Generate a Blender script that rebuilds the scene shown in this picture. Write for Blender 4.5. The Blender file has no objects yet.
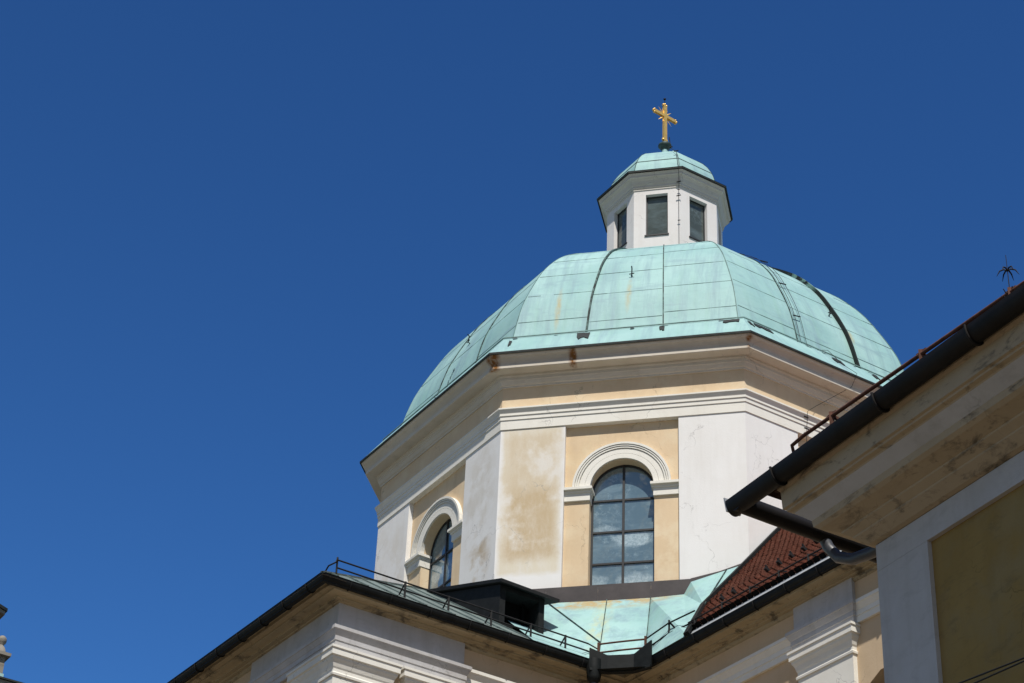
import bpy, math, random
from mathutils import Vector, Matrix
random.seed(7)
R = math.radians
S2 = math.sqrt(2)
sc = bpy.context.scene
C = sc.collection

# ------------------------------------------------------------------ camera
CAM = Vector((6.7228, -45.30999, 1.6))
cam_d = bpy.data.cameras.new('camera')
cam = bpy.data.objects.new('camera', cam_d); C.objects.link(cam)
cr = Vector((0.97771476, 0.20643066, 0.03821294))
cu = Vector((0.08566945, -0.55848737, 0.82507733))
cw = Vector((-0.19166271, 0.8034166, 0.56372615))
m = Matrix.Identity(4)
for i in range(3):
    m[i][0] = cr[i]; m[i][1] = cu[i]; m[i][2] = -cw[i]; m[i][3] = CAM[i]
cam.matrix_world = m
cam_d.sensor_width = 36.0
cam_d.lens = 2134.785 * 36.0 / 1024.0
cam_d.clip_start = 0.1; cam_d.clip_end = 5000
sc.camera = cam

# ------------------------------------------------------------------ world + sun
SUN_EL, SUN_AZ = 57.0, 15.0          # azimuth measured from -Y towards +X
w = bpy.data.worlds.new('World'); sc.world = w; w.use_nodes = True
nt = w.node_tree; nt.nodes.clear()
out = nt.nodes.new('ShaderNodeOutputWorld'); bg = nt.nodes.new('ShaderNodeBackground')
sky = nt.nodes.new('ShaderNodeTexSky'); sky.sky_type = 'NISHITA'; sky.sun_disc = False
sky.sun_elevation = R(SUN_EL); sky.sun_rotation = R(180 - SUN_AZ)
sky.altitude = 300; sky.air_density = 1.0; sky.dust_density = 0.25; sky.ozone_density = 3.0
hs = nt.nodes.new('ShaderNodeHueSaturation'); hs.inputs['Saturation'].default_value = 1.1
gm = nt.nodes.new('ShaderNodeGamma'); gm.inputs[1].default_value = 1.65
# fair-weather clouds in the southern half of the sky (behind the camera, seen mirrored in the glass)
tc = nt.nodes.new('ShaderNodeTexCoord'); sx = nt.nodes.new('ShaderNodeSeparateXYZ')
nz = nt.nodes.new('ShaderNodeTexNoise'); nz.inputs['Scale'].default_value = 8.0; nz.inputs['Detail'].default_value = 9; nz.inputs['Roughness'].default_value = 0.6
cr1 = nt.nodes.new('ShaderNodeValToRGB'); cr1.color_ramp.elements[0].position = 0.54; cr1.color_ramp.elements[1].position = 0.70
mr = nt.nodes.new('ShaderNodeMapRange'); mr.inputs[1].default_value = -0.15; mr.inputs[2].default_value = -0.5
mu = nt.nodes.new('ShaderNodeMath'); mu.operation = 'MULTIPLY'
mx = nt.nodes.new('ShaderNodeMix'); mx.data_type = 'RGBA'
mx.inputs[7].default_value = (8.0, 8.3, 8.7, 1)
L = nt.links.new
L(tc.outputs['Generated'], sx.inputs[0]); L(tc.outputs['Generated'], nz.inputs['Vector'])
L(nz.outputs['Fac'], cr1.inputs[0]); L(sx.outputs['Y'], mr.inputs[0])
L(cr1.outputs[0], mu.inputs[0]); L(mr.outputs[0], mu.inputs[1])
tint = nt.nodes.new('ShaderNodeMix'); tint.data_type = 'RGBA'; tint.blend_type = 'MULTIPLY'; tint.inputs[0].default_value = 1.0
tint.inputs[7].default_value = (0.86, 0.957, 0.917, 1)      # deep polarised blue
ty = nt.nodes.new('ShaderNodeMapRange'); ty.inputs[1].default_value = -0.35; ty.inputs[2].default_value = 0.25
L(sx.outputs['Y'], ty.inputs[0])   # strongest away from the sun
pol = nt.nodes.new('ShaderNodeMix'); pol.data_type = 'RGBA'
L(ty.outputs[0], pol.inputs[0]); L(hs.outputs[0], pol.inputs[6]); L(gm.outputs[0], pol.inputs[7])
L(sky.outputs[0], hs.inputs['Color']); L(hs.outputs[0], tint.inputs[6]); L(tint.outputs[2], gm.inputs[0])
L(mu.outputs[0], mx.inputs[0]); L(pol.outputs[2], mx.inputs[6])
L(mx.outputs[2], bg.inputs[0]); bg.inputs[1].default_value = 0.065
L(bg.outputs[0], out.inputs[0])
sd = bpy.data.lights.new('sun', 'SUN'); sd.energy = 4.9; sd.angle = R(0.53); sd.color = (1.0, 0.95, 0.87)
sun = bpy.data.objects.new('sun', sd); C.objects.link(sun)
e, a = R(SUN_EL), R(SUN_AZ)
to_sun = Vector((math.sin(a) * math.cos(e), -math.cos(a) * math.cos(e), math.sin(e)))
sun.rotation_euler = to_sun.to_track_quat('Z', 'Y').to_euler(); sun.location = (0, -60, 80)
sc.view_settings.view_transform = 'Standard'; sc.view_settings.look = 'None'
sc.view_settings.exposure = 0.0; sc.view_settings.gamma = 1.0; sc.view_settings.use_curve_mapping = False

# ------------------------------------------------------------------ material helper
class M:
    def __init__(s, name, rough=0.8, spec=0.3, metal=0.0):
        s.m = bpy.data.materials.new(name); s.m.use_nodes = True
        s.t = s.m.node_tree; s.b = s.t.nodes['Principled BSDF']
        s.b.inputs['Roughness'].default_value = rough
        s.b.inputs['Specular IOR Level'].default_value = spec
        s.b.inputs['Metallic'].default_value = metal
        s.geo = s.t.nodes.new('ShaderNodeNewGeometry')
        s.pos = s.geo.outputs['Position']
        s._uv = None; s._x = None
    def l(s, a, b): s.t.links.new(a, b)
    def uv(s):
        if s._uv is None: s._uv = s.t.nodes.new('ShaderNodeTexCoord').outputs['UV']
        return s._uv
    def setv(s, sock, v):
        if hasattr(v, 'links') or isinstance(v, bpy.types.NodeSocket): s.l(v, sock)
        else: sock.default_value = v
    def scale(s, vec, k):
        n = s.t.nodes.new('ShaderNodeVectorMath'); n.operation = 'MULTIPLY'
        s.l(vec, n.inputs[0]); n.inputs[1].default_value = k; return n.outputs[0]
    def noise(s, k, detail=6, rough=0.6, vec=None, dist=0.0):
        n = s.t.nodes.new('ShaderNodeTexNoise'); n.inputs['Scale'].default_value = 1
        n.inputs['Detail'].default_value = detail; n.inputs['Roughness'].default_value = rough; n.inputs['Distortion'].default_value = dist
        if not isinstance(k, tuple): k = (k, k, k)
        s.l(s.scale(vec or s.pos, k), n.inputs['Vector']); return n.outputs['Fac']
    def rng(s, v, a, b, c=0.0, d=1.0):
        n = s.t.nodes.new('ShaderNodeMapRange'); s.l(v, n.inputs[0])
        for i, q in enumerate((a, b, c, d)): n.inputs[i + 1].default_value = q
        return n.outputs[0]
    def math(s, op, a, b=0.0, c=None):
        n = s.t.nodes.new('ShaderNodeMath'); n.operation = op
        s.setv(n.inputs[0], a); s.setv(n.inputs[1], b)
        if c is not None: s.setv(n.inputs[2], c)
        return n.outputs[0]
    def mix(s, f, a, b, mode='MIX'):
        n = s.t.nodes.new('ShaderNodeMix'); n.data_type = 'RGBA'; n.blend_type = mode
        s.setv(n.inputs[0], f)
        for k, v in ((6, a), (7, b)):
            if isinstance(v, tuple): n.inputs[k].default_value = (*v[:3], 1)
            else: s.l(v, n.inputs[k])
        return n.outputs[2]
    def near(s, p, r0, r1):          # 1 at p, 0 beyond r1 (stain location)
        n = s.t.nodes.new('ShaderNodeVectorMath'); n.operation = 'DISTANCE'
        s.l(s.pos, n.inputs[0]); n.inputs[1].default_value = p
        return s.rng(n.outputs['Value'], r1, r0)
    def near_s(s, p, sc_, r0, r1):   # same with anisotropic scale
        n = s.t.nodes.new('ShaderNodeVectorMath'); n.operation = 'DISTANCE'
        s.l(s.scale(s.pos, sc_), n.inputs[0]); n.inputs[1].default_value = tuple(p[i] * sc_[i] for i in range(3))
        return s.rng(n.outputs['Value'], r1, r0)
    def near_box(s, p, half, soft, wob=0.25):   # 1 inside a box with ragged, noisy borders
        n = s.t.nodes.new('ShaderNodeVectorMath'); n.operation = 'SUBTRACT'; s.l(s.pos, n.inputs[0]); n.inputs[1].default_value = p
        x = s.t.nodes.new('ShaderNodeSeparateXYZ'); s.l(n.outputs[0], x.inputs[0])
        wv = s.math('MULTIPLY', s.math('SUBTRACT', s.noise(1.6, 8, 0.68), 0.5), wob * 2)
        f = None
        for i in range(3):
            d = s.math('ADD', s.math('SUBTRACT', s.math('ABSOLUTE', x.outputs[i]), half[i]), wv)
            g = s.rng(d, soft, -soft); f = g if f is None else s.math('MULTIPLY', f, g)
        return f
    def col(s, v):
        if isinstance(v, tuple): s.b.inputs['Base Color'].default_value = (*v[:3], 1)
        else: s.l(v, s.b.inputs['Base Color'])
    def bump(s, h, strength=0.3, dist=0.02):
        n = s.t.nodes.new('ShaderNodeBump'); n.inputs['Strength'].default_value = strength; n.inputs['Distance'].default_value = dist
        s.l(h, n.inputs['Height']); s.l(n.outputs[0], s.b.inputs['Normal'])
    def rough(s, v): s.l(v, s.b.inputs['Roughness'])

def plaster(name, base, dirt=(0.36, 0.30, 0.21), amount=0.5, patches=(), rust=(), sooty=0.0, streak=0.5, boxes=()):
    k = M(name, 0.92, 0.15)
    big = k.noise(0.9, 7, 0.65); fine = k.noise(9, 8, 0.7); st = k.noise((5, 5, 0.45), 6, 0.6)
    c = k.mix(k.rng(big, 0.42, 0.78, 0, amount), base, tuple(b * 0.78 * q for b, q in zip(base, (1, .95, .86))))
    c = k.mix(k.rng(st, 0.5, 0.85, 0, streak), c, tuple(b * 0.72 * q for b, q in zip(base, (1, .96, .9))))
    c = k.mix(k.rng(fine, 0.3, 0.75, 0.0, 0.16), c, tuple(min(0.86, b * 1.12) for b in base))
    for p, s_, r0, r1, colr, amt, th in patches:
        n = k.noise(1.7, 6, 0.62)
        f = k.math('MULTIPLY', k.near_s(p, s_, r0, r1), k.rng(n, th, th + 0.16))
        n2 = k.noise((6, 6, 2.2), 8, 0.75)
        f = k.math('MULTIPLY', f, k.rng(n2, 0.25, 0.62, 0.45, 1.0))
        c = k.mix(k.math('MULTIPLY', f, amt), c, colr)
    for p, half, soft, wob, colr, amt in boxes:
        f = k.math('MULTIPLY', k.near_box(p, half, soft, wob), k.rng(k.noise((4.5, 4.5, 1.6), 9, 0.75), 0.3, 0.66, 0.45, 1.0))
        f = k.math('MULTIPLY', f, k.rng(k.noise(1.1, 5, 0.6, k.scale(k.pos, (1.3, 1.3, 1.1))), 0.34, 0.48, 0.3, 1.0))
        c = k.mix(k.math('MINIMUM', k.math('MULTIPLY', f, amt), 1.0), c, colr)
    for p, s_, r0, r1 in rust:
        f = k.math('MULTIPLY', k.near_s(p, s_, r0, r1), k.rng(k.noise((9, 9, 3), 6, 0.7), 0.3, 0.55))
        c = k.mix(f, c, (0.25, 0.11, 0.03))
    if sooty:
        f = k.rng(k.noise((2.6, 2.6, 7), 8, 0.72, dist=0.4), 0.525, 0.66, 0, sooty)
        c = k.mix(f, c, (0.055, 0.05, 0.042))
    vo = k.t.nodes.new('ShaderNodeTexVoronoi'); vo.feature = 'DISTANCE_TO_EDGE'; vo.inputs['Scale'].default_value = 1.0
    wv = k.t.nodes.new('ShaderNodeVectorMath'); wv.operation = 'ADD'
    nc_ = k.t.nodes.new('ShaderNodeTexNoise'); nc_.inputs['Scale'].default_value = 2.5; nc_.inputs['Detail'].default_value = 6; k.l(k.pos, nc_.inputs['Vector'])
    k.l(k.scale(k.pos, (0.9, 0.9, 0.7)), wv.inputs[0]); k.l(k.scale(nc_.outputs['Color'], (0.7, 0.7, 0.7)), wv.inputs[1]); k.l(wv.outputs[0], vo.inputs['Vector'])
    f = k.math('MULTIPLY', k.rng(vo.outputs['Distance'], 0.009, 0.003), k.rng(k.noise(0.8, 4), 0.5, 0.6, 0, 0.45))
    c = k.mix(f, c, tuple(q * 0.35 for q in base))
    k.col(c)
    k.bump(k.math('ADD', k.math('MULTIPLY', fine, 0.6), k.noise(30, 5, 0.7)), 0.22, 0.012)
    return k.m

DW = (0.79, 0.785, 0.775)
CRM = (0.70, 0.545, 0.365)
m_white = plaster('white_plaster', DW, amount=0.35, streak=0.25)
m_pier = plaster('drum_pier_plaster', DW, amount=0.32, streak=0.28, patches=(
    ((-3.2, -6.0, 23.6), (1.6, 1.6, 0.9), 0.3, 0.95, (0.42, 0.29, 0.13), 0.85, 0.45),
    ((-3.25, -5.95, 25.2), (1.2, 1.2, 0.6), 0.4, 1.1, (0.60, 0.56, 0.49), 0.7, 0.4),
    ((-6.0, -3.2, 24.8), (1.2, 1.2, 0.6), 0.4, 1.2, (0.62, 0.57, 0.49), 0.7, 0.4)), boxes=(
    ((-1.97, -6.5, 24.7), (0.66, 0.3, 1.85), 0.06, 0.10, (0.70, 0.64, 0.52), 1.2), ((-1.97, -6.5, 24.75), (0.60, 0.3, 1.55), 0.12, 0.2, (0.60, 0.50, 0.36), 0.9),
    ((-1.93, -6.5, 24.1), (0.50, 0.3, 0.80), 0.16, 0.3, (0.50, 0.375, 0.22), 0.75)))
m_cream = plaster('cream_plaster', CRM, amount=0.6, streak=0.5, patches=(
    ((-1.0, -6.4, 25.7), (1, .4, 1), 0.2, 1.0, (0.62, 0.42, 0.20), 0.7, 0.45),
    ((1.0, -6.4, 23.4), (1, .4, .8), 0.2, 0.9, (0.78, 0.66, 0.48), 0.8, 0.47), ((0, -6, 24), (.1, .1, .1), 1.0, 2.0, (0.74, 0.62, 0.44), 0.75, 0.46)))
m_trim = plaster('white_trim_plaster', (0.78, 0.76, 0.70), amount=0.4, streak=0.3)
c22 = math.cos(math.pi / 8)
def corner(k, ap):      # corner k lies between faces k-1 and k ; face 0 is the one turned to -Y
    an = R(-90 - 22.5 + 45 * k); r = ap / c22
    return Vector((r * math.cos(an), r * math.sin(an)))
c1 = corner(0, 6.93); c2 = corner(1, 6.93)
m_corn = plaster('drum_cornice_plaster', (0.66, 0.61, 0.53), amount=0.6, streak=0.3, rust=(
    ((c1.x, c1.y, 27.98), (1, 1, 0.4), 0.12, 0.22), ((c2.x, c2.y, 28.0), (1, 1, 0.3), 0.045, 0.10),
    ((-1.05, -6.9, 28.0), (1, 0.3, 0.3), 0.06, 0.115)), sooty=0.12)
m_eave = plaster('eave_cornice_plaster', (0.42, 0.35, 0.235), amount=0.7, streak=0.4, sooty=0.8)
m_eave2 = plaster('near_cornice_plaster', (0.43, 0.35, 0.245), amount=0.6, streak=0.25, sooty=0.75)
m_grey = plaster('grey_white_plaster', (0.50, 0.495, 0.50), amount=0.8, streak=0.8, sooty=0.12)
m_olive = plaster('ochre_plaster', (0.31, 0.215, 0.078), amount=0.9, streak=0.8, sooty=0.25, patches=(((7.5, -29.5, 10.3), (1, 1, 1), 0.5, 3.5, (0.20, 0.16, 0.085), 0.8, 0.45), ((6.8, -28.5, 10.8), (1, 1, 1), 0.2, 1.5, (0.36, 0.28, 0.14), 0.6, 0.48)))
m_wcream = plaster('nave_cream_plaster', (0.60, 0.46, 0.31), amount=0.6, streak=0.4)
m_stone = plaster('pale_stone', (0.27, 0.25, 0.22), amount=0.8, streak=0.5, sooty=0.5)

HOOK_STAINS = [((0.02, -6.0, 30.3), (1.0, 0.05, 0.12)), ((4.9, -3.45, 30.2), (0.8, 0.8, 0.12)), ((-1.6, -6.0, 30.0), (1.0, 0.05, 0.1))]
def copper(name, use_uv=True, yellow=0.0, dark=0.25):
    k = M(name, 0.62, 0.35)
    v = k.uv() if use_uv else k.pos
    sk = (2.6, 0.22, 1) if use_uv else (3, 3, 0.3)
    streak = k.noise(sk, 8, 0.7, v); big = k.noise(0.55, 6, 0.6); fine = k.noise(6, 8, 0.7)
    base = (0.27, 0.462, 0.452); blue = (0.22, 0.345, 0.385); pale = (0.345, 0.54, 0.525); green = (0.25, 0.45, 0.375)
    c = k.mix(k.rng(big, 0.38, 0.64), base, pale)
    c = k.mix(k.rng(streak, 0.48, 0.68, 0, 0.95), c, blue)
    c = k.mix(k.rng(k.noise(sk, 6, 0.6, k.scale(v, (1.7, 1.3, 1.0))), 0.52, 0.75, 0, 0.5), c, green)
    c = k.mix(k.rng(k.noise((0.8, 3.0, 1) if use_uv else (1, 1, 3), 7, 0.7, v, 0.5), 0.54, 0.70, 0, 0.8), c, blue)
    c = k.mix(k.rng(fine, 0.62, 0.8, 0, dark), c, (0.15, 0.27, 0.25))
    if use_uv:
        for p, sc3 in HOOK_STAINS:
            f = k.math('MULTIPLY', k.near_s(p, sc3, 0.02, 0.09), k.rng(k.noise((12, 12, 3), 6, 0.7), 0.3, 0.6))
            c = k.mix(k.math('MULTIPLY', f, 0.8), c, (0.42, 0.34, 0.15))
    if yellow:
        f = k.math('MULTIPLY', k.near_s((-0.4, -6.6, 22.02), (0.42, 1.2, 2.6), 0.45, 1.0), k.rng(k.noise((2.5, 2.5, 4), 8, 0.7), 0.42, 0.56))
        c = k.mix(k.math('MULTIPLY', f, 0.8), c, (0.42, 0.27, 0.08))
        f = k.math('MULTIPLY', k.near_s((-0.25, -7.5, 20.9), (3.2, 0.6, 0.5), 0.3, 0.9), k.rng(k.noise((5, 2, 2), 8, 0.7), 0.44, 0.6))
        c = k.mix(k.math('MULTIPLY', f, 0.55), c, (0.52, 0.50, 0.22))
    k.col(c)
    k.rough(k.rng(big, 0.3, 0.7, 0.5, 0.7))
    k.bump(k.math('ADD', k.noise(1.6, 3, 0.5), k.math('MULTIPLY', fine, 0.12)), 0.35, 0.06)
    return k.m
m_copper = copper('copper_patina')
m_copper2 = copper('valley_copper_patina', False, 1.0, 0.15)
def simple(name, colr, var=0.35, rough=0.6, spec=0.4, metal=0.0, sc_=6, bump=0.15):
    k = M(name, rough, spec, metal)
    n = k.noise(sc_, 7, 0.65)
    c = k.mix(k.rng(n, 0.35, 0.7), tuple(q * (1 - var) for q in colr), tuple(q * (1 + var) for q in colr))
    k.col(c); k.bump(n, bump, 0.02); return k.m
k = M('dark_copper_seam', 0.7, 0.3)
k.col(k.mix(k.rng(k.noise(5, 5, 0.7), 0.42, 0.58), (0.012, 0.016, 0.015), (0.085, 0.145, 0.135))); m_seam = k.m
m_line = simple('weathered_copper_joint', (0.135, 0.23, 0.215), 0.5, 0.7, sc_=2.5)
m_black = simple('blackened_copper', (0.018, 0.022, 0.021), 0.4, 0.7)
m_gutter = simple('dark_gutter_metal', (0.009, 0.011, 0.011), 0.35, 0.6, 0.2)
m_gutter2 = simple('dark_brown_gutter_metal', (0.012, 0.0105, 0.010), 0.35, 0.6, 0.22, sc_=3)
m_zinc = simple('zinc_sheet', (0.36, 0.38, 0.40), 0.2, 0.5, 0.5)
m_pipe = simple('grey_downpipe', (0.06, 0.065, 0.078), 0.2, 0.45, 0.5)
m_flash = simple('brown_flashing', (0.055, 0.045, 0.045), 0.25, 0.55, 0.4, sc_=3)
m_slate = simple('grey_green_roof_sheet', (0.15, 0.19, 0.18), 0.3, 0.6, 0.4, sc_=2)
m_rust = simple('rusty_iron', (0.105, 0.048, 0.033), 0.4, 0.85, 0.2, sc_=12)
m_iron = simple('dark_iron', (0.014, 0.014, 0.015), 0.3, 0.7, 0.25)
m_dorm = simple('dark_sheet_metal', (0.014, 0.015, 0.0155), 0.3, 0.7, 0.15)
m_hole = simple('dark_opening', (0.006, 0.006, 0.006), 0.2, 0.9, 0.05)
m_frame = simple('dark_window_frame', (0.028, 0.028, 0.03), 0.2, 0.5, 0.4)
m_cable = simple('black_cable', (0.012, 0.012, 0.012), 0.2, 0.6, 0.3)
k = M('gilded_metal', 0.45, 0.5, 0.55)
k.col(k.mix(k.rng(k.noise(14, 6, 0.7), 0.35, 0.7), (0.74, 0.46, 0.11), (0.92, 0.64, 0.22))); m_gold = k.m
PAINTED_CLOUDS = [((0.25, -6.15, 23.72), (1.0, 0.3, 3.0), 0.9), ((-0.35, -6.15, 23.98), (1.5, 0.3, 4.5), 0.5), ((0.25, -6.15, 22.72), (1.5, 0.3, 2.4), 0.75), ((-0.55, -6.15, 22.75), (2.2, 0.3, 3.0), 0.5),
          ((-4.45, -4.1, 24.3), (0.8, 0.8, 2.0), 0.6), ((-4.3, -4.3, 23.5), (0.9, 0.9, 2.0), 0.6)]  # cloud reflections painted as pale bands into the pane colour
def glass(name, tint, ior, dust_and_sheen, lat=False):
    k = M(name, 0.06, 0.5)
    k.b.inputs['IOR'].default_value = ior
    d = k.math('MULTIPLY', k.rng(k.noise(9, 10, 0.78), 0.48, 0.70), k.rng(k.noise(1.3, 4, 0.6), 0.42, 0.6))
    streaky = k.rng(k.noise((1.0, 1.0, 2.6), 8, 0.62, k.scale(k.pos, (1, 1, 1)), dist=0.3), 0.47, 0.66)  # pale streaks imitating cloud reflections, painted over the real dust
    c = k.mix(k.math('MULTIPLY', k.math('MAXIMUM', d, k.math('MULTIPLY', streaky, 0.45)), dust_and_sheen), tint, (0.34, 0.46, 0.51))
    sp = k.rng(k.noise(16, 9, 0.8), 0.40, 0.62, 0.35, 1.0)
    for p, s3, amt in PAINTED_CLOUDS:
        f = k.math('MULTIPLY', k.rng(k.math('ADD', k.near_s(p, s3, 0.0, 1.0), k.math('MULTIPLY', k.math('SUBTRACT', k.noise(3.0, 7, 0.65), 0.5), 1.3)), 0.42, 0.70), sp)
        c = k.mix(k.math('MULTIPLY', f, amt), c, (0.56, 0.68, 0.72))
    k.col(c)
    k.rough(k.rng(d, 0, 1, 0.05, 0.35))
    k.bump(k.noise(1.3, 2, 0.5), 0.35, 0.09)
    return k.m
m_glass = glass('dusty_glass_painted_clouds', (0.115, 0.18, 0.215), 2.5, 0.8)
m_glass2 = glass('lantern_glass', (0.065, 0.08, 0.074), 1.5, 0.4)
def tiles():
    k = M('red_clay_tile', 0.9, 0.15)
    v = k.uv()
    br = k.t.nodes.new('ShaderNodeTexBrick')
    k.l(v, br.inputs['Vector']); br.inputs['Scale'].default_value = 1.0
    br.inputs['Brick Width'].default_value = 0.18; br.inputs['Row Height'].default_value = 0.1596; br.inputs['Mortar Size'].default_value = 0.006
    br.inputs['Color1'].default_value = (0.22, 0.112, 0.085, 1); br.inputs['Color2'].default_value = (0.40, 0.225, 0.175, 1); br.inputs['Mortar'].default_value = (0.03, 0.015, 0.012, 1)
    br.inputs['Bias'].default_value = 0.0
    c = k.mix(k.rng(k.noise(3, 7, 0.7), 0.45, 0.75, 0, 0.6), br.outputs['Color'], (0.10, 0.07, 0.06))
    c = k.mix(k.rng(k.noise(16, 6, 0.7), 0.55, 0.8, 0, 0.3), c, (0.50, 0.30, 0.22))
    k.col(c); k.bump(k.math('ADD', br.outputs['Fac'], k.noise(20, 5, 0.7)), 0.4, 0.02); return k.m
m_tile = tiles()
k = M('clay_tile_end', 0.9, 0.15)
k.col(k.mix(k.rng(k.noise(14, 6, 0.7), 0.35, 0.65), (0.34, 0.135, 0.095), (0.62, 0.32, 0.24))); m_tile_end = k.m  # paler clay paints the lit look of the tile fronts
def ground_mat():
    k = M('cobble_paving', 0.85, 0.3)
    vo = k.t.nodes.new('ShaderNodeTexVoronoi'); vo.inputs['Scale'].default_value = 1; k.l(k.scale(k.pos, (7, 7, 7)), vo.inputs['Vector'])
    c = k.mix(k.rng(k.noise(0.6, 6), 0.35, 0.7), (0.115, 0.09, 0.06), (0.16, 0.125, 0.085))
    c = k.mix(k.rng(vo.outputs['Distance'], 0.45, 0.7, 0, 0.6), c, (0.04, 0.037, 0.034)); k.col(c)
    k.bump(vo.outputs['Distance'], 0.4, -0.02); return k.m

# ------------------------------------------------------------------ mesh helpers
class B:
    def __init__(s): s.v = []; s.f = []; s.mi = []; s.uv = {}; s.sm = set()
    def face(s, pts, mi=0, uvs=None, smooth=False):
        i = len(s.v); s.v += [tuple(p) for p in pts]; s.f.append(tuple(range(i, i + len(pts)))); s.mi.append(mi)
        if uvs: s.uv[len(s.f) - 1] = uvs
        if smooth: s.sm.add(len(s.f) - 1)
    def grid(s, rows, closed=False, smooth=False, uvs=None):
        i0 = len(s.v); n = len(rows[0])
        for r in rows: s.v += [tuple(p) for p in r]
        for a in range(len(rows) - 1):
            for b in range(n if closed else n - 1):
                b2 = (b + 1) % n
                s.f.append((i0 + a * n + b, i0 + a * n + b2, i0 + (a + 1) * n + b2, i0 + (a + 1) * n + b)); s.mi.append(0)
                if smooth: s.sm.add(len(s.f) - 1)
                if uvs: s.uv[len(s.f) - 1] = (uvs[a][b], uvs[a][b + 1], uvs[a + 1][b + 1], uvs[a + 1][b])
    def hexa(s, p):     # p: 8 points, bottom 4 ccw then top 4 ccw
        for q in ((3, 2, 1, 0), (4, 5, 6, 7), (0, 1, 5, 4), (1, 2, 6, 5), (2, 3, 7, 6), (3, 0, 4, 7)): s.face([p[i] for i in q])
    def box(s, o, ax, ay, az):   # corner o and three edge vectors
        o, ax, ay, az = map(Vector, (o, ax, ay, az))
        s.hexa([o, o + ax, o + ax + ay, o + ay, o + az, o + ax + az, o + ax + ay + az, o + ay + az])
    def bar(s, a, b, wd, ht, up=(0, 0, 1)):   # bar centred on a..b
        a, b = Vector(a), Vector(b); d = (b - a).normalized(); up = Vector(up)
        x = d.cross(up)
        if x.length < 1e-4: x = d.cross(Vector((1, 0, 0)))
        x.normalize(); y = x.cross(d).normalized()
        s.hexa([a - x * wd / 2 - y * ht / 2, a + x * wd / 2 - y * ht / 2, b + x * wd / 2 - y * ht / 2, b - x * wd / 2 - y * ht / 2,
                a - x * wd / 2 + y * ht / 2, a + x * wd / 2 + y * ht / 2, b + x * wd / 2 + y * ht / 2, b - x * wd / 2 + y * ht / 2])
    def tube(s, pts, r, n=10, cap=True):
        pts = [Vector(p) for p in pts]; rows = []; px = None
        for i, p in enumerate(pts):
            d = (pts[min(i + 1, len(pts) - 1)] - pts[max(i - 1, 0)]).normalized()
            if px is None:
                px = d.cross(Vector((0, 0, 1)))
                if px.length < 1e-3: px = d.cross(Vector((1, 0, 0)))
            px = (px - d * px.dot(d)).normalized(); py = d.cross(px)
            rr = r[i] if isinstance(r, (list, tuple)) else r
            rows.append([p + px * rr * math.cos(2 * math.pi * j / n) + py * rr * math.sin(2 * math.pi * j / n) for j in range(n)])
        s.grid(rows, True, True)
        if cap: s.face(list(reversed(rows[0]))); s.face(rows[-1])
    def lathe(s, cx, cy, prof, n=16):
        s.grid([[(cx + r * math.cos(2 * math.pi * j / n), cy + r * math.sin(2 * math.pi * j / n), z) for j in range(n)] for r, z in prof], True, True)
    def octa(s, prof, n0=0, n1=8):   # octagonal loft: profile of (apothem, z)
        s.grid([[(*corner(k, ap), z) for k in range(n0, n1)] for ap, z in prof], True)
    def sweep(s, path, prof, closed=False):   # path: 2D points, wall on the left hand, outward = right hand; prof: (out, z)
        P = [Vector(p) for p in path]; n = len(P); rows = []
        for i in range(n):
            d0 = (P[i] - P[i - 1]).normalized() if (i > 0 or closed) else None
            d1 = (P[(i + 1) % n] - P[i]).normalized() if (i < n - 1 or closed) else None
            d0 = d0 or d1; d1 = d1 or d0
            n0 = Vector((d0.y, -d0.x)); n1 = Vector((d1.y, -d1.x))
            mt = (n0 + n1) / max(0.2, 1 + n0.dot(n1))
            rows.append([(*(P[i] + mt * o), z) for o, z in prof])
        if closed: rows.append(rows[0])
        s.grid(rows)

def obj(name, b, mat, parent=None, label=None, cat=None, group=None, kind=None, bevel=0.0):
    me = bpy.data.meshes.new(name)
    off = Vector((0, 0, 0)); p = parent
    while p is not None: off = off + p.location; p = p.parent
    me.from_pydata([tuple(Vector(v) - off) for v in b.v], [], b.f)
    mats = mat if isinstance(mat, (list, tuple)) else [mat]
    for q in mats: me.materials.append(q)
    for i, pl in enumerate(me.polygons):
        pl.material_index = min(b.mi[i], len(mats) - 1); pl.use_smooth = i in b.sm
    if b.uv:
        ul = me.uv_layers.new(name='UVMap')
        for i, pl in enumerate(me.polygons):
            if i in b.uv:
                for j, li in enumerate(pl.loop_indices): ul.data[li].uv = b.uv[i][j]
    me.validate(); me.update()
    o = bpy.data.objects.new(name, me); C.objects.link(o)
    if parent: o.parent = parent
    if bevel:
        md = o.modifiers.new('bevel', 'BEVEL'); md.width = bevel; md.segments = 2; md.limit_method = 'ANGLE'; md.angle_limit = R(40)
    if label: o['label'] = label
    if cat: o['category'] = cat
    if group: o['group'] = group
    if kind: o['kind'] = kind
    return o
def thing(name, label, cat, loc=(0, 0, 0), group=None):
    o = bpy.data.objects.new(name, None); C.objects.link(o); o.location = loc
    o['label'] = label; o['category'] = cat
    if group: o['group'] = group
    return o

# ------------------------------------------------------------------ ground
b = B(); b.face([(-1500, -1500, 0), (1500, -1500, 0), (1500, 1500, 0), (-1500, 1500, 0)])
obj('ground', b, ground_mat(), kind='structure')

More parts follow.
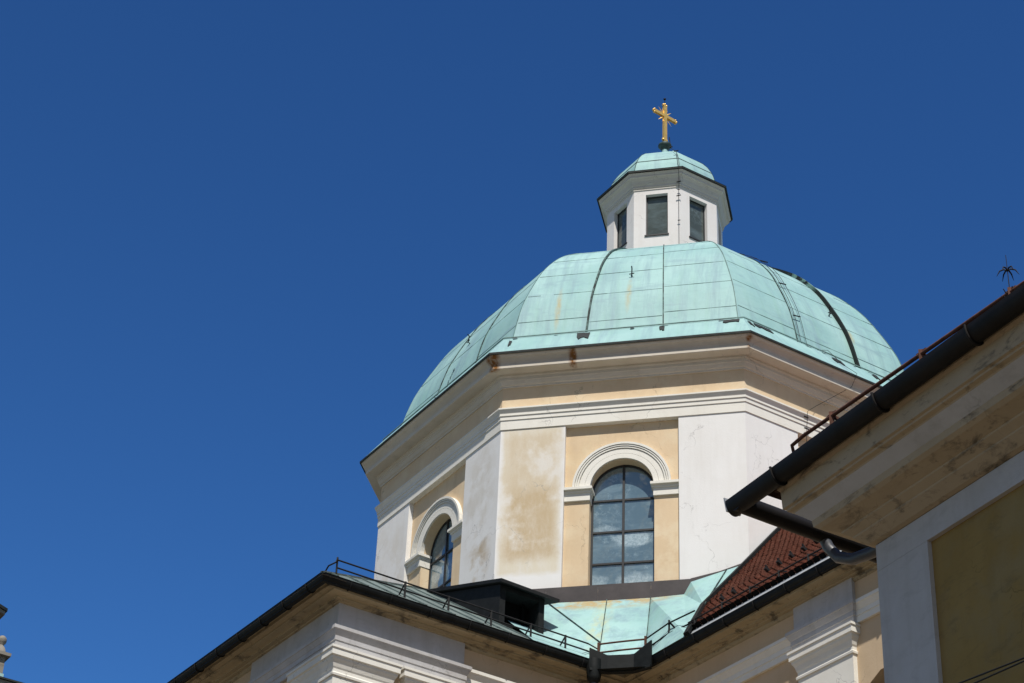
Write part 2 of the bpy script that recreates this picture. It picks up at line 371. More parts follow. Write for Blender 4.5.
# ================================================================== THE CHURCH
church = thing('domed_church', 'church with green copper dome, lantern and gilded cross above cream and white walls', 'church')
AP = 6.5; HS = AP * math.tan(math.pi / 8)       # apothem and half side of the drum
def fr(k):
    n = Vector((math.cos(R(-90 + 45 * k)), math.sin(R(-90 + 45 * k)), 0)); return n, Vector((-n.y, n.x, 0))
def F(k, u, z, ap=AP):
    n, t = fr(k); p = n * ap + t * u; return Vector((p.x, p.y, z))
ZS, ZB, ZT, PW, RC = 24.86, 22.46, 26.47, 1.245, 0.12   # spring line, sill, panel top, panel half width, recess
OR = 0.70
# piers (white), one mesh
b = B()
for k in range(8):
    for u0, u1 in ((-HS, -PW), (PW, HS)):
        N = 6
        for i in range(N):
            za, zb = 17 + (ZT - 17) * i / N, 17 + (ZT - 17) * (i + 1) / N
            b.face([F(k, u0, za), F(k, u1, za), F(k, u1, zb), F(k, u0, zb)])
    b.face([F(k, -PW, 17), F(k, -PW, 17, AP - RC), F(k, -PW, ZT, AP - RC), F(k, -PW, ZT)])
    b.face([F(k, PW, 17, AP - RC), F(k, PW, 17), F(k, PW, ZT), F(k, PW, ZT, AP - RC)])
    b.face([F(k, -PW, ZT), F(k, -PW, ZT, AP - RC), F(k, PW, ZT, AP - RC), F(k, PW, ZT)])
obj('drum_wall', b, m_pier, church)
NA = 24
arch = [(OR * math.cos(math.pi * i / NA), ZS + OR * math.sin(math.pi * i / NA)) for i in range(NA + 1)]  # right to left
def ring_band(b, k, r0, r1, ap0, ap1, zc=ZS, ends=True):
    # half ring, front at ap1, back at ap0
    def P(r, i, ap): return F(k, r * math.cos(math.pi * i / NA), zc + r * math.sin(math.pi * i / NA), ap)
    for i in range(NA):
        b.face([P(r0, i, ap1), P(r1, i, ap1), P(r1, i + 1, ap1), P(r0, i + 1, ap1)])
        b.face([P(r1, i, ap1), P(r1, i, ap0), P(r1, i + 1, ap0), P(r1, i + 1, ap1)])
        b.face([P(r0, i, ap0), P(r0, i, ap1), P(r0, i + 1, ap1), P(r0, i + 1, ap0)])
RV = 0.25
for k in range(8):
    pa = AP - RC
    b = B()
    def q(u, z, d=0.0): return F(k, u, z, pa - d)
    b.face([q(-PW, 17), q(PW, 17), q(PW, ZB), q(-PW, ZB)])
    for i in range(4):
        za, zb = ZB + (ZS - ZB) * i / 4, ZB + (ZS - ZB) * (i + 1) / 4
        b.face([q(-PW, za), q(-OR, za), q(-OR, zb), q(-PW, zb)]); b.face([q(OR, za), q(PW, za), q(PW, zb), q(OR, zb)])
    # spandrels
    for i in range(NA):
        (x0, z0), (x1, z1) = arch[i], arch[i + 1]
        def outp(x, z):
            dx, dz = x, z - ZS; s_ = min(PW / max(abs(dx), 1e-6), (ZT - ZS) / max(dz, 1e-6)); return dx * s_, ZS + dz * s_
        o0, o1 = outp(x0, z0), outp(x1, z1)
        pts = [q(x0, z0), q(*o0)]
        if abs(abs(o0[0]) - PW) < 1e-6 and abs(o1[1] - ZT) < 1e-6 and abs(abs(o1[0]) - PW) > 1e-6: pts.append(q(math.copysign(PW, o0[0]), ZT))
        if abs(o0[1] - ZT) < 1e-6 and abs(abs(o1[0]) - PW) < 1e-6 and abs(abs(o0[0]) - PW) > 1e-6: pts.append(q(math.copysign(PW, o1[0]), ZT))
        pts += [q(*o1), q(x1, z1)]
        b.face(pts)
    # jambs and intrados
    rim = [(OR, ZB)] + arch + [(-OR, ZB)]
    for i in range(len(rim) - 1):
        b.face([q(*rim[i]), q(*rim[i + 1]), q(*rim[i + 1], RV + 0.1), q(*rim[i], RV + 0.1)])
    b.face([q(-OR, ZB), q(OR, ZB), q(OR, ZB, RV + .1), q(-OR, ZB, RV + .1)])
    obj('wall_panel', b, m_cream, church)
    # surround: stepped archivolt and two imposts
    b = B()
    for r0_, r1_, h_ in ((-0.012, 0.10, .045), (0.10, 0.106, .03), (0.106, 0.215, .045), (0.215, 0.235, .03), (0.235, 0.265, .065), (0.265, 0.28, .045), (0.28, 0.31, .08), (0.31, 0.32, .055), (0.32, 0.37, .095)):
        ring_band(b, k, OR + r0_, OR + r1_, pa - 0.05, pa + h_, ZS + 0.03)
    n, t = fr(k)
    so = obj('window_surround', b, m_trim, church)
    for sg in (-1, 1):
        b = B()
        for z0, z1, pr, ex in ((ZS - 0.27, ZS - 0.09, 0.05, 0.015), (ZS - 0.09, ZS - 0.03, 0.075, 0.035), (ZS - 0.03, ZS + 0.03, 0.135, 0.07)):
            ua, ub = sorted((sg * (OR - ex), sg * (PW - 0.002)))
            b.box(F(k, ua, z0, pa - RV + 0.02), t * (ub - ua), n * (RV - 0.02 + pr), (0, 0, z1 - z0))
        obj('impost', b, m_trim, so)
    # window: frame with muntins, and the glazing as a sub-part
    gp = pa - RV
    b = B()
    fw = 0.028
    for i in range(len(rim) - 1):
        a0, a1 = rim[i], rim[i + 1]
        def inn(p):
            if p[1] <= ZS: return (p[0] - math.copysign(0.045, p[0]), max(p[1], ZB))
            s_ = (OR - 0.045) / OR; return (p[0] * s_, ZS + (p[1] - ZS) * s_)
        b.face([F(k, *a0, gp + fw), F(k, *a1, gp + fw), F(k, *inn(a1), gp + fw), F(k, *inn(a0), gp + fw)])
        b.face([F(k, *inn(a0), gp + fw), F(k, *inn(a1), gp + fw), F(k, *inn(a1), gp - 0.01), F(k, *inn(a0), gp - 0.01)])
    b.box(F(k, -0.024, ZB, gp - 0.01), t * 0.048, n * 0.045, (0, 0, ZS + OR - ZB - 0.02))
    for z in (23.16, 23.92, 24.69):
        b.box(F(k, -OR + 0.01, z - 0.021, gp - 0.01), t * (2 * OR - 0.02), n * 0.04, (0, 0, 0.042))
    b.box(F(k, -OR + 0.01, ZB, gp - 0.01), t * (2 * OR - 0.02), n * 0.05, (0, 0, 0.05))
    wo = obj('window', b, m_frame, church)
    b = B(); b.face([F(k, *p, gp) for p in rim])
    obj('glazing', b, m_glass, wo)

# architrave / frieze / cornice of the drum
b = B(); b.octa([(AP - 0.15, 26.468), (AP + 0.022, 26.468), (AP + 0.022, 26.70), (AP + 0.04, 26.705), (AP + 0.04, 26.80), (AP + 0.06, 26.805), (AP + 0.06, 26.86), (AP + 0.10, 26.94), (AP + 0.115, 26.95), (AP + 0.115, 26.985), (AP - 0.03, 27.0)])
obj('architrave', b, m_trim, church)
b = B(); b.octa([(AP, 26.96), (AP, 27.62)]); obj('frieze', b, m_cream, church)
b = B(); b.octa([(AP - .02, 27.56), (AP + 0.025, 27.56), (AP + 0.025, 27.60), (AP + 0.055, 27.62), (AP + 0.09, 27.70), (AP + 0.105, 27.71), (AP + 0.105, 27.775), (AP + 0.135, 27.80), (AP + 0.14, 27.845), (AP + 0.375, 27.85), (AP + 0.385, 27.86), (AP + 0.385, 27.935), (AP + 0.345, 27.945), (AP + 0.35, 27.975), (AP + 0.37, 28.02), (AP + 0.42, 28.075), (AP + 0.475, 28.11), (AP + 0.495, 28.14), (AP + 0.497, 28.165), (AP + 0.0, 28.19)])
obj('cornice', b, m_corn, church)

# ------------------------------------------------------------------ dome
ridge = [(6.80, 28.90), (6.72, 29.15), (6.55, 29.80), (6.35, 30.37), (5.95, 31.15), (5.56, 31.80), (5.02, 32.45), (4.55, 32.87), (4.0, 33.27), (3.35, 33.63), (2.5, 33.97), (1.62, 34.2)]
def cr_spline(p, n):
    q_ = [p[0]] + p + [p[-1]]; r_ = []
    for i in range(1, len(q_) - 2):
        for j in range(n):
            t_ = j / n
            r_.append(tuple(0.5 * (2 * q_[i][a] + (q_[i + 1][a] - q_[i - 1][a]) * t_ + (2 * q_[i - 1][a] - 5 * q_[i][a] + 4 * q_[i + 1][a] - q_[i + 2][a]) * t_ ** 2 + (-q_[i - 1][a] + 3 * q_[i][a] - 3 * q_[i + 1][a] + q_[i + 2][a]) * t_ ** 3) for a in (0, 1)))
    return r_ + [p[-1]]
prof = [(r_ * c22, z_) for r_, z_ in cr_spline(ridge, 4)]
NZ = len(prof) - 1
arc = [0.0]
for i in range(NZ): arc.append(arc[-1] + math.hypot(prof[i + 1][0] - prof[i][0], prof[i + 1][1] - prof[i][1]))
def at_arc(sv):
    for i in range(NZ):
        if arc[i + 1] >= sv:
            f = (sv - arc[i]) / (arc[i + 1] - arc[i]); return (prof[i][0] + (prof[i + 1][0] - prof[i][0]) * f, prof[i][1] + (prof[i + 1][1] - prof[i][1]) * f)
    return prof[-1]
t8 = math.tan(math.pi / 8)
b = B()
for k in range(8):
    NU = 6
    # apron at the foot of the dome, then the shell
    full = [(AP + 0.525, 28.165), (AP + 0.53, 28.205), (AP + 0.05, 28.875), (AP - 0.02, 28.90)] + prof
    sv = [-0.85, -0.82, -0.05, 0.0] + arc
    rows = [[F(k, ap * t8 * (2 * j / NU - 1), z, ap) for j in range(NU + 1)] for ap, z in full]
    uvs = [[(k * 7.3 + ap * t8 * (2 * j / NU - 1), s_ + 1) for j in range(NU + 1)] for (ap, z), s_ in zip(full, sv)]
    b.grid(rows, uvs=uvs)
b.octa([(AP + 0.3, 28.168), (AP + 0.525, 28.165)])
dome = obj('dome', b, m_copper, church)
b = B(); b.octa([(AP + 0.48, 28.172), (AP + 0.537, 28.155), (AP + 0.541, 28.200), (AP + 0.531, 28.212)])
obj('roof_edge', b, m_black, dome)
def along(k, frac, s0, s1, hgt, wd, n=26, jit=0.0):   # standing seam running up facet k at a fraction of its width
    rows = []
    for i in range(n + 1):
        sv = s0 + (s1 - s0) * i / n
        ap, z = at_arc(sv); ap2, z2 = at_arc(min(sv + 0.05, arc[-1])); ap1, z1 = at_arc(max(sv - 0.05, 0))
        d = Vector((ap2 - ap1, z2 - z1)).normalized(); nn_ = Vector((d.y, -d.x))
        u = frac * ap * t8; h = hgt * (1 - jit * random.random())
        rows.append([F(k, u - wd / 2, z - 0.01 * nn_.y, ap - 0.01 * nn_.x), F(k, u - wd / 2, z + h * nn_.y, ap + h * nn_.x),
                     F(k, u + wd / 2, z + h * nn_.y, ap + h * nn_.x), F(k, u + wd / 2, z - 0.01 * nn_.y, ap - 0.01 * nn_.x)])
    return rows
k = M('blackened_copper_rib', 0.7, 0.3)
k.col(k.mix(k.math('MULTIPLY', k.near((3.75, -3.15, 32.5), 0.45, 0.75), k.rng(k.noise(4, 5, 0.7), 0.44, 0.52)), (0.012, 0.016, 0.015), (0.16, 0.28, 0.25))); M_RIB = k.m
for k in range(8):
    for fr_ in (-0.34, 0.34):
        b = B()
        thick = (k == 0 and fr_ < 0) or (k == 1 and fr_ > 0) or k in (3, 4, 6)
        if k == 1 and fr_ > 0: b.grid(along(k, fr_, 0.0, arc[-1] - 0.15, 0.095, 0.05, jit=0.06))
        else: b.grid(along(k, fr_, 0.0, arc[-1] - 0.15, 0.055 if thick else 0.028, 0.04 if thick else 0.022, jit=0.2 if thick else 0.4))
        obj('roof_rib', b, m_seam if not (k == 1 and fr_ > 0) else M_RIB, dome)
# hip seams and horizontal seams
b = B()
for k in range(8):
    b.grid(along(k, 0.995, 0.0, arc[-1] - 0.1, 0.012, 0.018))
for k in range(8):
    for pi_, (f0, f1) in enumerate(((-0.99, -0.35), (-0.33, 0.33), (0.35, 0.99))):
        for sv in (0.62, 1.62, 2.6, 3.56, 4.5, 5.4, 6.3):
            s_ = sv + (0.09, -0.05, 0.03)[pi_] + random.uniform(-0.03, 0.03)
            if s_ > arc[-1] - 0.2: continue
            ap, z = at_arc(s_); ap2, z2 = at_arc(s_ + 0.010)
            NS = 5
            for j in range(NS):
                if random.random() < 0.05: continue
                ua, ub = f0 + (f1 - f0) * j / NS, f0 + (f1 - f0) * (j + 1) / NS
                h = random.uniform(0.004, 0.009)
                b.face([F(k, ua * ap * t8, z, ap + h), F(k, ub * ap * t8, z, ap + h), F(k, ub * ap2 * t8, z2, ap2 + h), F(k, ua * ap2 * t8, z2, ap2 + h)])
                b.face([F(k, ua * ap * t8, z, ap), F(k, ub * ap * t8, z, ap), F(k, ub * ap * t8, z, ap + h), F(k, ua * ap * t8, z, ap + h)])
obj('sheet_seams', b, m_line, dome)
# lip at the head of the apron with broken, blackened places
b = B()
for k in range(8):
    apx = AP + 0.05
    i_ = len(b.f); b.bar(F(k, -apx * t8, 28.90, apx + 0.012), F(k, apx * t8, 28.90, apx + 0.012), 0.02, 0.022)
    for q_ in range(i_, len(b.f)): b.mi[q_] = 1
    u = -2.5
    while u < 2.5:
        wd = random.uniform(0.04, 0.22)
        if random.random() < 0.55:
            hh = random.uniform(0.03, 0.08)
            b.face([F(k, u, 28.885, apx + 0.026), F(k, u + wd, 28.885, apx + 0.026), F(k, u + wd * 0.9, 28.885 - hh * 0.8, apx + 0.026 + hh * .62), F(k, u + wd * 0.1, 28.885 - hh, apx + 0.026 + hh * .78)])
        u += random.uniform(0.2, 0.6)
obj('apron_lip', b, [m_black, m_line], dome)
# bracket feet / bare patches on the apron, one object each
def patch(k, u, s0, s1, wd, thick=0.02):
    # s measured up the apron: 0 at edge, 1 at the lip
    def ap_(s_): return (AP + 0.53 + (0.05 - 0.53) * s_, 28.205 + 0.67 * s_)
    nx, nz = 0.816, 0.578
    N = 6
    lo = [(u - wd / 2 + wd * i / (N - 1), s0 + (s1 - s0) * random.uniform(0, .45)) for i in range(N)]
    hi_ = [(u - wd / 2 + wd * i / (N - 1) + random.uniform(-.02, .02), s1 - (s1 - s0) * random.uniform(0, .12)) for i in range(N)]
    def PP(q_, off):
        ap, z = ap_(q_[1]); return F(k, q_[0], z + off * nz, ap + off * nx)
    b = B()
    for i in range(N - 1):
        b.face([PP(lo[i], thick), PP(lo[i + 1], thick), PP(hi_[i + 1], thick), PP(hi_[i], thick)])
        b.face([PP(lo[i], -.003), PP(lo[i + 1], -.003), PP(lo[i + 1], thick), PP(lo[i], thick)])
    obj('apron_bracket', b, m_black, dome)
for args in ((0, -0.86, .42, .92, .28), (0, 2.45, .68, .95, .36), (0, 0.92, .55, .9, .12), (1, -2.25, .62, .95, .5), (1, -2.62, .5, .9, .09), (1, -0.15, .45, .85, .28), (1, 1.0, .5, .9, .16),
             (1, 1.85, .3, .8, .36), (1, 2.3, .35, .9, .3), (0, -2.52, .35, .8, .06), (7, 0.4, .2, .3, .05)):
    patch(*args)
for k in range(2, 7):
    for u in (-0.9, 0.9): patch(k, u, .45, .85, .25)
b = B()     # ragged dark repair on the left facet
for i in range(9):
    s_ = 0.10 + i * 0.11
    ap, z = at_arc(s_); ap2, z2 = at_arc(s_ + 0.09)
    u = -0.55 + i * 0.02 + random.uniform(-0.02, 0.02)
    ww = random.uniform(0.02, 0.07)
    b.face([F(7, u, z, ap + 0.02), F(7, u + ww, z, ap + 0.02), F(7, u + ww * 1.2, z2, ap2 + 0.02), F(7, u + .01, z2, ap2 + 0.02)])
obj('repair_strip', b, m_black, dome)
# climbing hooks
for k, fx, sv in ((0, 0.02, 2.25), (1, 0.25, 2.0), (7, -0.1, 1.9)):
    b = B()
    ap, z = at_arc(sv); p = F(k, fx * ap * t8, z, ap)
    n, t = fr(k)
    b.tube([p - n * .02, p + n * 0.05 + Vector((0, 0, 0.04)), p + n * 0.03 + Vector((0, 0, 0.22)), p + n * 0.08 + Vector((0, 0, 0.26))], 0.014, 6)
    b.tube([p + n * 0.05 + Vector((0, 0, 0.05)) - t * .06, p + n * 0.05 + Vector((0, 0, 0.07)) + t * .06], 0.012, 6)
    obj('roof_hook', b, m_iron, dome)
# lightning conductor up the right-hand facet, over the lantern and down the drum
b = B()
pts = []
for i in range(22):
    sv = arc[-1] - 0.25 - (arc[-1] - 0.3) * i / 21; ap, z = at_arc(sv); pts.append(F(1, 0.05 - 0.34 * ap * t8, z + 0.04, ap + 0.05))
b.tube(pts, 0.007, 5)
pts2 = [p + fr(1)[1] * 0.17 for p in pts]; b.tube(pts2, 0.006, 5)
for i in range(2, 22, 4):
    b.tube([pts[i] - fr(1)[1] * .05 + Vector((0, 0, 0.02)), pts2[i] + Vector((0, 0, .06))], 0.015, 5)
ext = [pts2[-1], F(1, -0.35, 28.93, AP + .12), F(1, -0.15, 28.5, AP + .36), F(1, 0.05, 28.2, AP + .60), F(1, 0.05, 27.95, AP + .40), F(1, -0.75, 27.3, AP + .06), F(1, -1.05, 27.02, AP + .14), F(1, -1.05, 26.4, AP + .06), F(1, -1.05, 23.5, AP + .06)]
b.tube(ext, 0.006, 5)
for z in (26.9, 26.6, 25.9, 25.2): b.tube([F(1, -1.11, z, AP + .08), F(1, -0.99, z, AP + .08)], 0.017, 5)
obj('lightning_conductor', b, m_iron, church)

# ------------------------------------------------------------------ lantern
LA, LZ0, LZ1 = 1.47, 33.4, 36.90
lw, wz0, wz1 = 0.29, 35.34, 36.69
lh = LA * t8
b = B()
for k in range(8):
    for u0, u1, z0, z1 in ((-lh, -lw, LZ0, LZ1), (lw, lh, LZ0, LZ1), (-lw, lw, LZ0, wz0), (-lw, lw, wz1, LZ1)):
        b.face([F(k, u0, z0, LA), F(k, u1, z0, LA), F(k, u1, z1, LA), F(k, u0, z1, LA)])
    d = LA - 0.17
    b.face([F(k, -lw, wz0, LA), F(k, -lw, wz0, d), F(k, -lw, wz1, d), F(k, -lw, wz1, LA)])
    b.face([F(k, lw, wz0, d), F(k, lw, wz0, LA), F(k, lw, wz1, LA), F(k, lw, wz1, d)])
    b.face([F(k, -lw, wz1, LA), F(k, -lw, wz1, d), F(k, lw, wz1, d), F(k, lw, wz1, LA)])
    b.face([F(k, -lw, wz0, d), F(k, -lw, wz0, LA), F(k, lw, wz0, LA), F(k, lw, wz0, d)])
lantern = obj('lantern', b, plaster('lantern_plaster', (0.74, 0.72, 0.71), amount=0.5, streak=0.35), church)
for k in range(8):
    n, t = fr(k)
    b = B(); d = LA - 0.12
    for u in (-lw, lw - 0.03): b.box(F(k, u, wz0, d - .02), t * 0.03, n * 0.03, (0, 0, wz1 - wz0))
    b.box(F(k, -lw, wz1 - 0.03, d - .02), t * 2 * lw, n * 0.03, (0, 0, 0.03))
    b.box(F(k, -lw - 0.03, wz0 - 0.03, LA - 0.1), t * (2 * lw + .06), n * 0.13, (0, 0, 0.035))
    wo = obj('lantern_window', b, m_frame, lantern)
    # (the pane belongs to the window mesh: thing > part > sub-part goes no further)
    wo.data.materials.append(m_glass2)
    b2 = B(); b2.v = [tuple(v.co) for v in wo.data.vertices]
    me = wo.data
    import bmesh
    bm = bmesh.new(); bm.from_mesh(me)
    vs = [bm.verts.new(p) for p in (F(k, -lw, wz0, d - .01), F(k, lw, wz0, d - .01), F(k, lw, wz1, d - .01), F(k, -lw, wz1, d - .01))]
    fc = bm.faces.new(vs); fc.material_index = 1
    bm.to_mesh(me); bm.free()
b = B(); b.octa([(LA - .1, 36.84), (LA + .02, 36.84), (LA + .02, 36.90), (LA + .045, 36.905), (LA + .045, 36.97), (LA + .07, 37.0), (LA + .10, 37.09), (LA + .15, 37.15), (LA + .19, 37.16), (LA + .19, 37.21), (LA + .23, 37.26), (LA + .23, 37.285), (LA, 37.29)])
obj('lantern_cornice', b, plaster('lantern_cornice_plaster', (0.62, 0.59, 0.55), amount=0.6, streak=0.2), lantern)
b = B(); b.octa([(LA, 37.283), (LA + .275, 37.272), (LA + .28, 37.325), (LA + .1, 37.37)]); obj('lantern_roof_edge', b, m_black, lantern)
b = B()
cp = [(LA + .285, 37.32), (LA + .02, 37.46), (LA - .03, 37.60), (LA - .07, 37.78), (LA - .14, 37.98), (LA - .24, 38.18), (LA - .36, 38.36), (LA - .52, 38.53), (LA - .72, 38.67), (LA - 1.0, 38.79), (LA - 1.25, 38.86), (LA - 1.36, 38.92), (0.10, 39.0)]
for k in range(8):
    rows = [[F(k, ap * t8 * (j - 1), z, ap) for j in range(3)] for ap, z in cp]
    uvs = [[(k * 3.1 + ap * t8 * (j - 1), z - 30) for j in range(3)] for ap, z in cp]
    b.grid(rows, uvs=uvs)
cap = obj('lantern_cap', b, m_copper, lantern)
b = B()
for k in range(8):
    for (a0, z0), (a1, z1) in zip(cp[1:-2], cp[2:-1]):
        p0 = F(k, a0 * t8, z0, a0); p1 = F(k, a1 * t8, z1, a1); b.bar(p0, p1, 0.015, 0.015)
    a0, z0 = LA - .12, 37.93
    b.bar(F(k, -a0 * t8, z0, a0 + .004), F(k, a0 * t8, z0, a0 + .004), 0.01, 0.012)
obj('cap_seams', b, m_seam, lantern)
b = B()
lp = [F(0, LA * t8 * 0.5, 38.6, 1.0), F(0, 0.50, 38.2, 1.30), F(0, 0.57, 37.6, 1.48), F(0, 0.62, 37.35, 1.76), F(0, .62, 37.2, 1.74), F(0, 0.60, 36.95, 1.54), F(0, 0.59, 36.5, 1.52), F(0, .59, 34.9, 1.52)]
b.tube(lp, 0.006, 5)
for p in lp[:2] + lp[5:7]: b.tube([p + Vector((-.06, -.02, 0)), p + Vector((.06, -.02, .02))], 0.015, 5)
b.tube([lp[0], lp[0] + Vector((-0.03, -0.03, 0.35))], 0.012, 5)
for z in (36.72, 35.7): b.tube([F(0, .56, z, 1.53), F(0, .63, z, 1.53)], 0.012, 5)
obj('lantern_conductor', b, m_iron, lantern)
# cross
b = B(); b.lathe(0, 0, [(0.09, 39.36), (0.15, 39.45), (0.19, 39.50), (0.185, 39.54), (0.12, 39.58), (0.09, 39.60), (0.07, 39.66), (0.0, 39.67)], 20)
knob = obj('finial_knob', b, simple('verdigris_dark', (0.04, 0.075, 0.07), 0.5, 0.5), church)
b = B(); b.lathe(0, 0, [(0.12, 38.95), (0.10, 39.1), (0.09, 39.25), (0.085, 39.37)], 16); obj('finial_neck', b, m_copper, knob)
ca = R(50); cd = Vector((math.cos(ca), math.sin(ca), 0)); cn = Vector((cd.y, -cd.x, 0)); cz = Vector((0, 0, 1))
b = B(); ZC = 40.60
b.bar((0, 0, 39.64), (0, 0, 40.98), 0.105, 0.08, cn)
b.bar(-cd * 0.38 + cz * ZC, cd * 0.38 + cz * ZC, 0.075, 0.10, cz)
def blob(p, d, s_):   # trefoil end
    x = d; y = cz if abs(d.z) < 0.5 else cd
    for o in (x * 0.03 * s_, y * 0.062 * s_ - x * .01, -y * 0.062 * s_ - x * .01):
        c_ = p + o; rows = []
        b.grid([[c_ + (x * math.cos(2 * math.pi * j / 10) + y * math.sin(2 * math.pi * j / 10)) * (0.045 * s_ * math.cos(th)) + cn * (0.042 * math.sin(th)) for j in range(10)] for th in (-1.5, -.8, 0, .8, 1.5)], True, True)
blob(cd * 0.40 + cz * ZC, cd, .8); blob(-cd * 0.40 + cz * ZC, -cd, .8); blob(cz * 41.0, cz, .85); blob(cz * 39.72, -cz, 1.0)
cross = obj('cross', b, m_gold, church)
b = B()
for q_ in range(4):
    for da in (-24, 0, 24):
        an = R(45 + 90 * q_ + da); d = cd * math.cos(an) + cz * math.sin(an); ln = 0.36 if da == 0 else 0.27
        o = cz * ZC; sd_ = d.cross(cn)
        for s_ in (1, -1):
            b.face([o + sd_ * 0.04, o + d * ln, o - sd_ * 0.04, o + cn * 0.03 * s_])
obj('ray_burst', b, m_gold, cross)
b = B(); b.tube([(0, 0, 41.0), (0, 0, 41.22)], 0.011, 6); b.lathe(0, 0, [(0.001, 41.19), (0.035, 41.21), (0.04, 41.235), (0.001, 41.26)], 8)
obj('cross_tip', b, m_iron, cross)

# ------------------------------------------------------------------ the two arms of the church
ZG = 19.5
A = Vector((-4.2808, -12.9698)); A3 = Vector((-8.3471, -9.1805)); IC = Vector((0.4144, -8.2513)); B2 = Vector((4.5518, -12.2864)); B1 = Vector((1.6864, -9.6255))
dside = (IC - A).normalized(); dend = (A3 - A).normalized(); dB = (B2 - B1).normalized()
LE = 12.6
AL = A + dend * LE
BE = IC + dB * 13.5
ndB = Vector((-dB.y, dB.x))          # pointing into arm B (to +x+y side)
if ndB.dot(Vector((1, 1))) < 0: ndB = -ndB
BW = 11.4
BE2 = BE + ndB * BW
CH = 0.44
I1 = IC - dside * (CH * S2); I2 = IC + dB * (CH * S2)
back = Vector((1, 1)).normalized() * 14
# path of the eaves: outward must be on the right hand side when walking -> walk  BE2 -> BE -> I2 -> I1 -> A -> AL reversed
path_eave = [AL + dside * 12, AL, A, IC, BE, BE2]
def right_ok(p):
    d = (p[2] - p[1]).normalized(); n = Vector((d.y, -d.x)); return n.dot(Vector((-1, -1))) > 0
assert right_ok(path_eave)
IN = 0.50            # frieze wall stands this far behind the gutter line
def inset_path(path, dist):
    P = path; n = len(P); res = []
    for i in range(n):
        d0 = (P[i] - P[i - 1]).normalized() if i > 0 else (P[i + 1] - P[i]).normalized()
        d1 = (P[i + 1] - P[i]).normalized() if i < n - 1 else d0
        n0 = Vector((d0.y, -d0.x)); n1 = Vector((d1.y, -d1.x)); mt = (n0 + n1) / (1 + n0.dot(n1)); res.append(P[i] - mt * dist)
    return res
path_wall = [AL + dside * 0.2 + dside * 12, AL + dside * 0.2, A + dside * 0.2, IC, BE, BE2]
wall_path = inset_path(path_wall, IN)
b = B()
b.sweep(wall_path, [(0.0, 19.31), (0.03, 19.33), (0.05, 19.365), (0.05, 19.38), (0.11, 19.39), (0.12, 19.41), (0.20, 19.415), (0.20, 19.445), (0.23, 19.46), (0.36, 19.463), (0.36, 19.50), (0.39, 19.525), (0.44, 19.535), (0.45, 19.60), (-0.2, 19.60)])
b.face([(*(A + dend * -0.0), 19.59), (*AL, 19.59), (*(AL + dside * .5), 19.59), (*(A + dside * .5), 19.59)])
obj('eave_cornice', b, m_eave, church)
b = B(); b.sweep(wall_path, [(0.0, 18.88), (0.0, 19.36)]); obj('arm_frieze', b, m_wcream, church)
arch_prof = [(-0.02, 18.50), (0.035, 18.50), (0.035, 18.62), (0.05, 18.625), (0.05, 18.72), (0.06, 18.73), (0.10, 18.815), (0.115, 18.825), (0.115, 18.89), (-0.02, 18.92)]
# ressauts break the architrave and frieze forward over the pilasters
def wp(seg, t): return seg[0] + (seg[1] - seg[0]).normalized() * t
segA = (wall_path[2], wall_path[3]); segE = (wall_path[2], wall_path[1]); segB = (wall_path[3], wall_path[4])
b = B(); b.sweep(wall_path, arch_prof); obj('arm_architrave', b, m_trim, church)
def out_n(seg):
    d = (seg[1] - seg[0]).normalized(); n = Vector((d.y, -d.x))
    return n
def ressaut(path):
    b = B(); b.sweep(path, [(o + 0.07, z) for o, z in arch_prof] + [(0.07, 18.915), (0.07, 19.385)])
    obj('entablature_block', b, m_grey, church)
eA = (segA[1] - segA[0]).normalized(); eE = (segE[1] - segE[0]).normalized(); eB = (segB[1] - segB[0]).normalized(); nA = out_n(segA); nB = out_n(segB); nE = Vector((-eE.y, eE.x))
def rpath(seg, t0, t1, n, d=0.10):
    e = (seg[1] - seg[0]).normalized()
    p0, p1 = seg[0] + e * t0, seg[0] + e * t1
    return [p0 - n * d, p0, p1, p1 - n * d]
p0 = segE[0] + eE * 3.1; p1 = segA[0] + eA * 2.55
b_path = [p0 - nE * .1, p0, wall_path[2], p1, p1 - nA * 0.1]
ressaut(b_path)
tB0, tB1 = None, None
alongB = lambda v: Vector((v.x - v.y, 0)).x / S2
sB = alongB(segB[0])
tB0, tB1 = 10.62 - sB, 11.86 - sB
ressaut(rpath(segB, tB0 - 0.07, tB1 + 0.07, nB))
# walls
def prism_wall(b, p, q_, z0, z1): b.face([(*p, z0), (*q_, z0), (*q_, z1), (*p, z1)])
WI = inset_path(path_wall, IN + 0.02)
b = B()
for i in (0, 1, 2, 4): prism_wall(b, WI[i], WI[i + 1], 0, 18.53)
prism_wall(b, WI[5], WI[0], 0, 18.53)
# arm B side wall, with one arched window opening in view
P_ = lambda t, z, d=0.0: (*(WI[3] + eB * t - nB * d), z)
lenB = (WI[4] - WI[3]).length
to0 = 12.2 - sB; to1 = to0 + 1.9; zo0, zo1 = 13.2, 17.48
b.face([P_(0, 0), P_(to0, 0), P_(to0, 18.53), P_(0, 18.53)]); b.face([P_(to1, 0), P_(lenB, 0), P_(lenB, 18.53), P_(to1, 18.53)])
b.face([P_(to0, 0), P_(to1, 0), P_(to1, zo0), P_(to0, zo0)])
hd = [(to0, zo1 - 0.17), (to0 + 0.30, zo1), (to1 - .30, zo1), (to1, zo1 - .17)]
b.face([P_(to0, 18.53), P_(*hd[0]), P_(*hd[1]), P_(*hd[2]), P_(*hd[3]), P_(to1, 18.53)])
loop = [(to0, zo0)] + hd + [(to1, zo0)]
for (a0, a1) in zip(loop, loop[1:] + loop[:1]): b.face([P_(*a0), P_(*a1), P_(*a1, 0.4), P_(*a0, 0.4)])
obj('arm_wall', b, m_wcream, church)
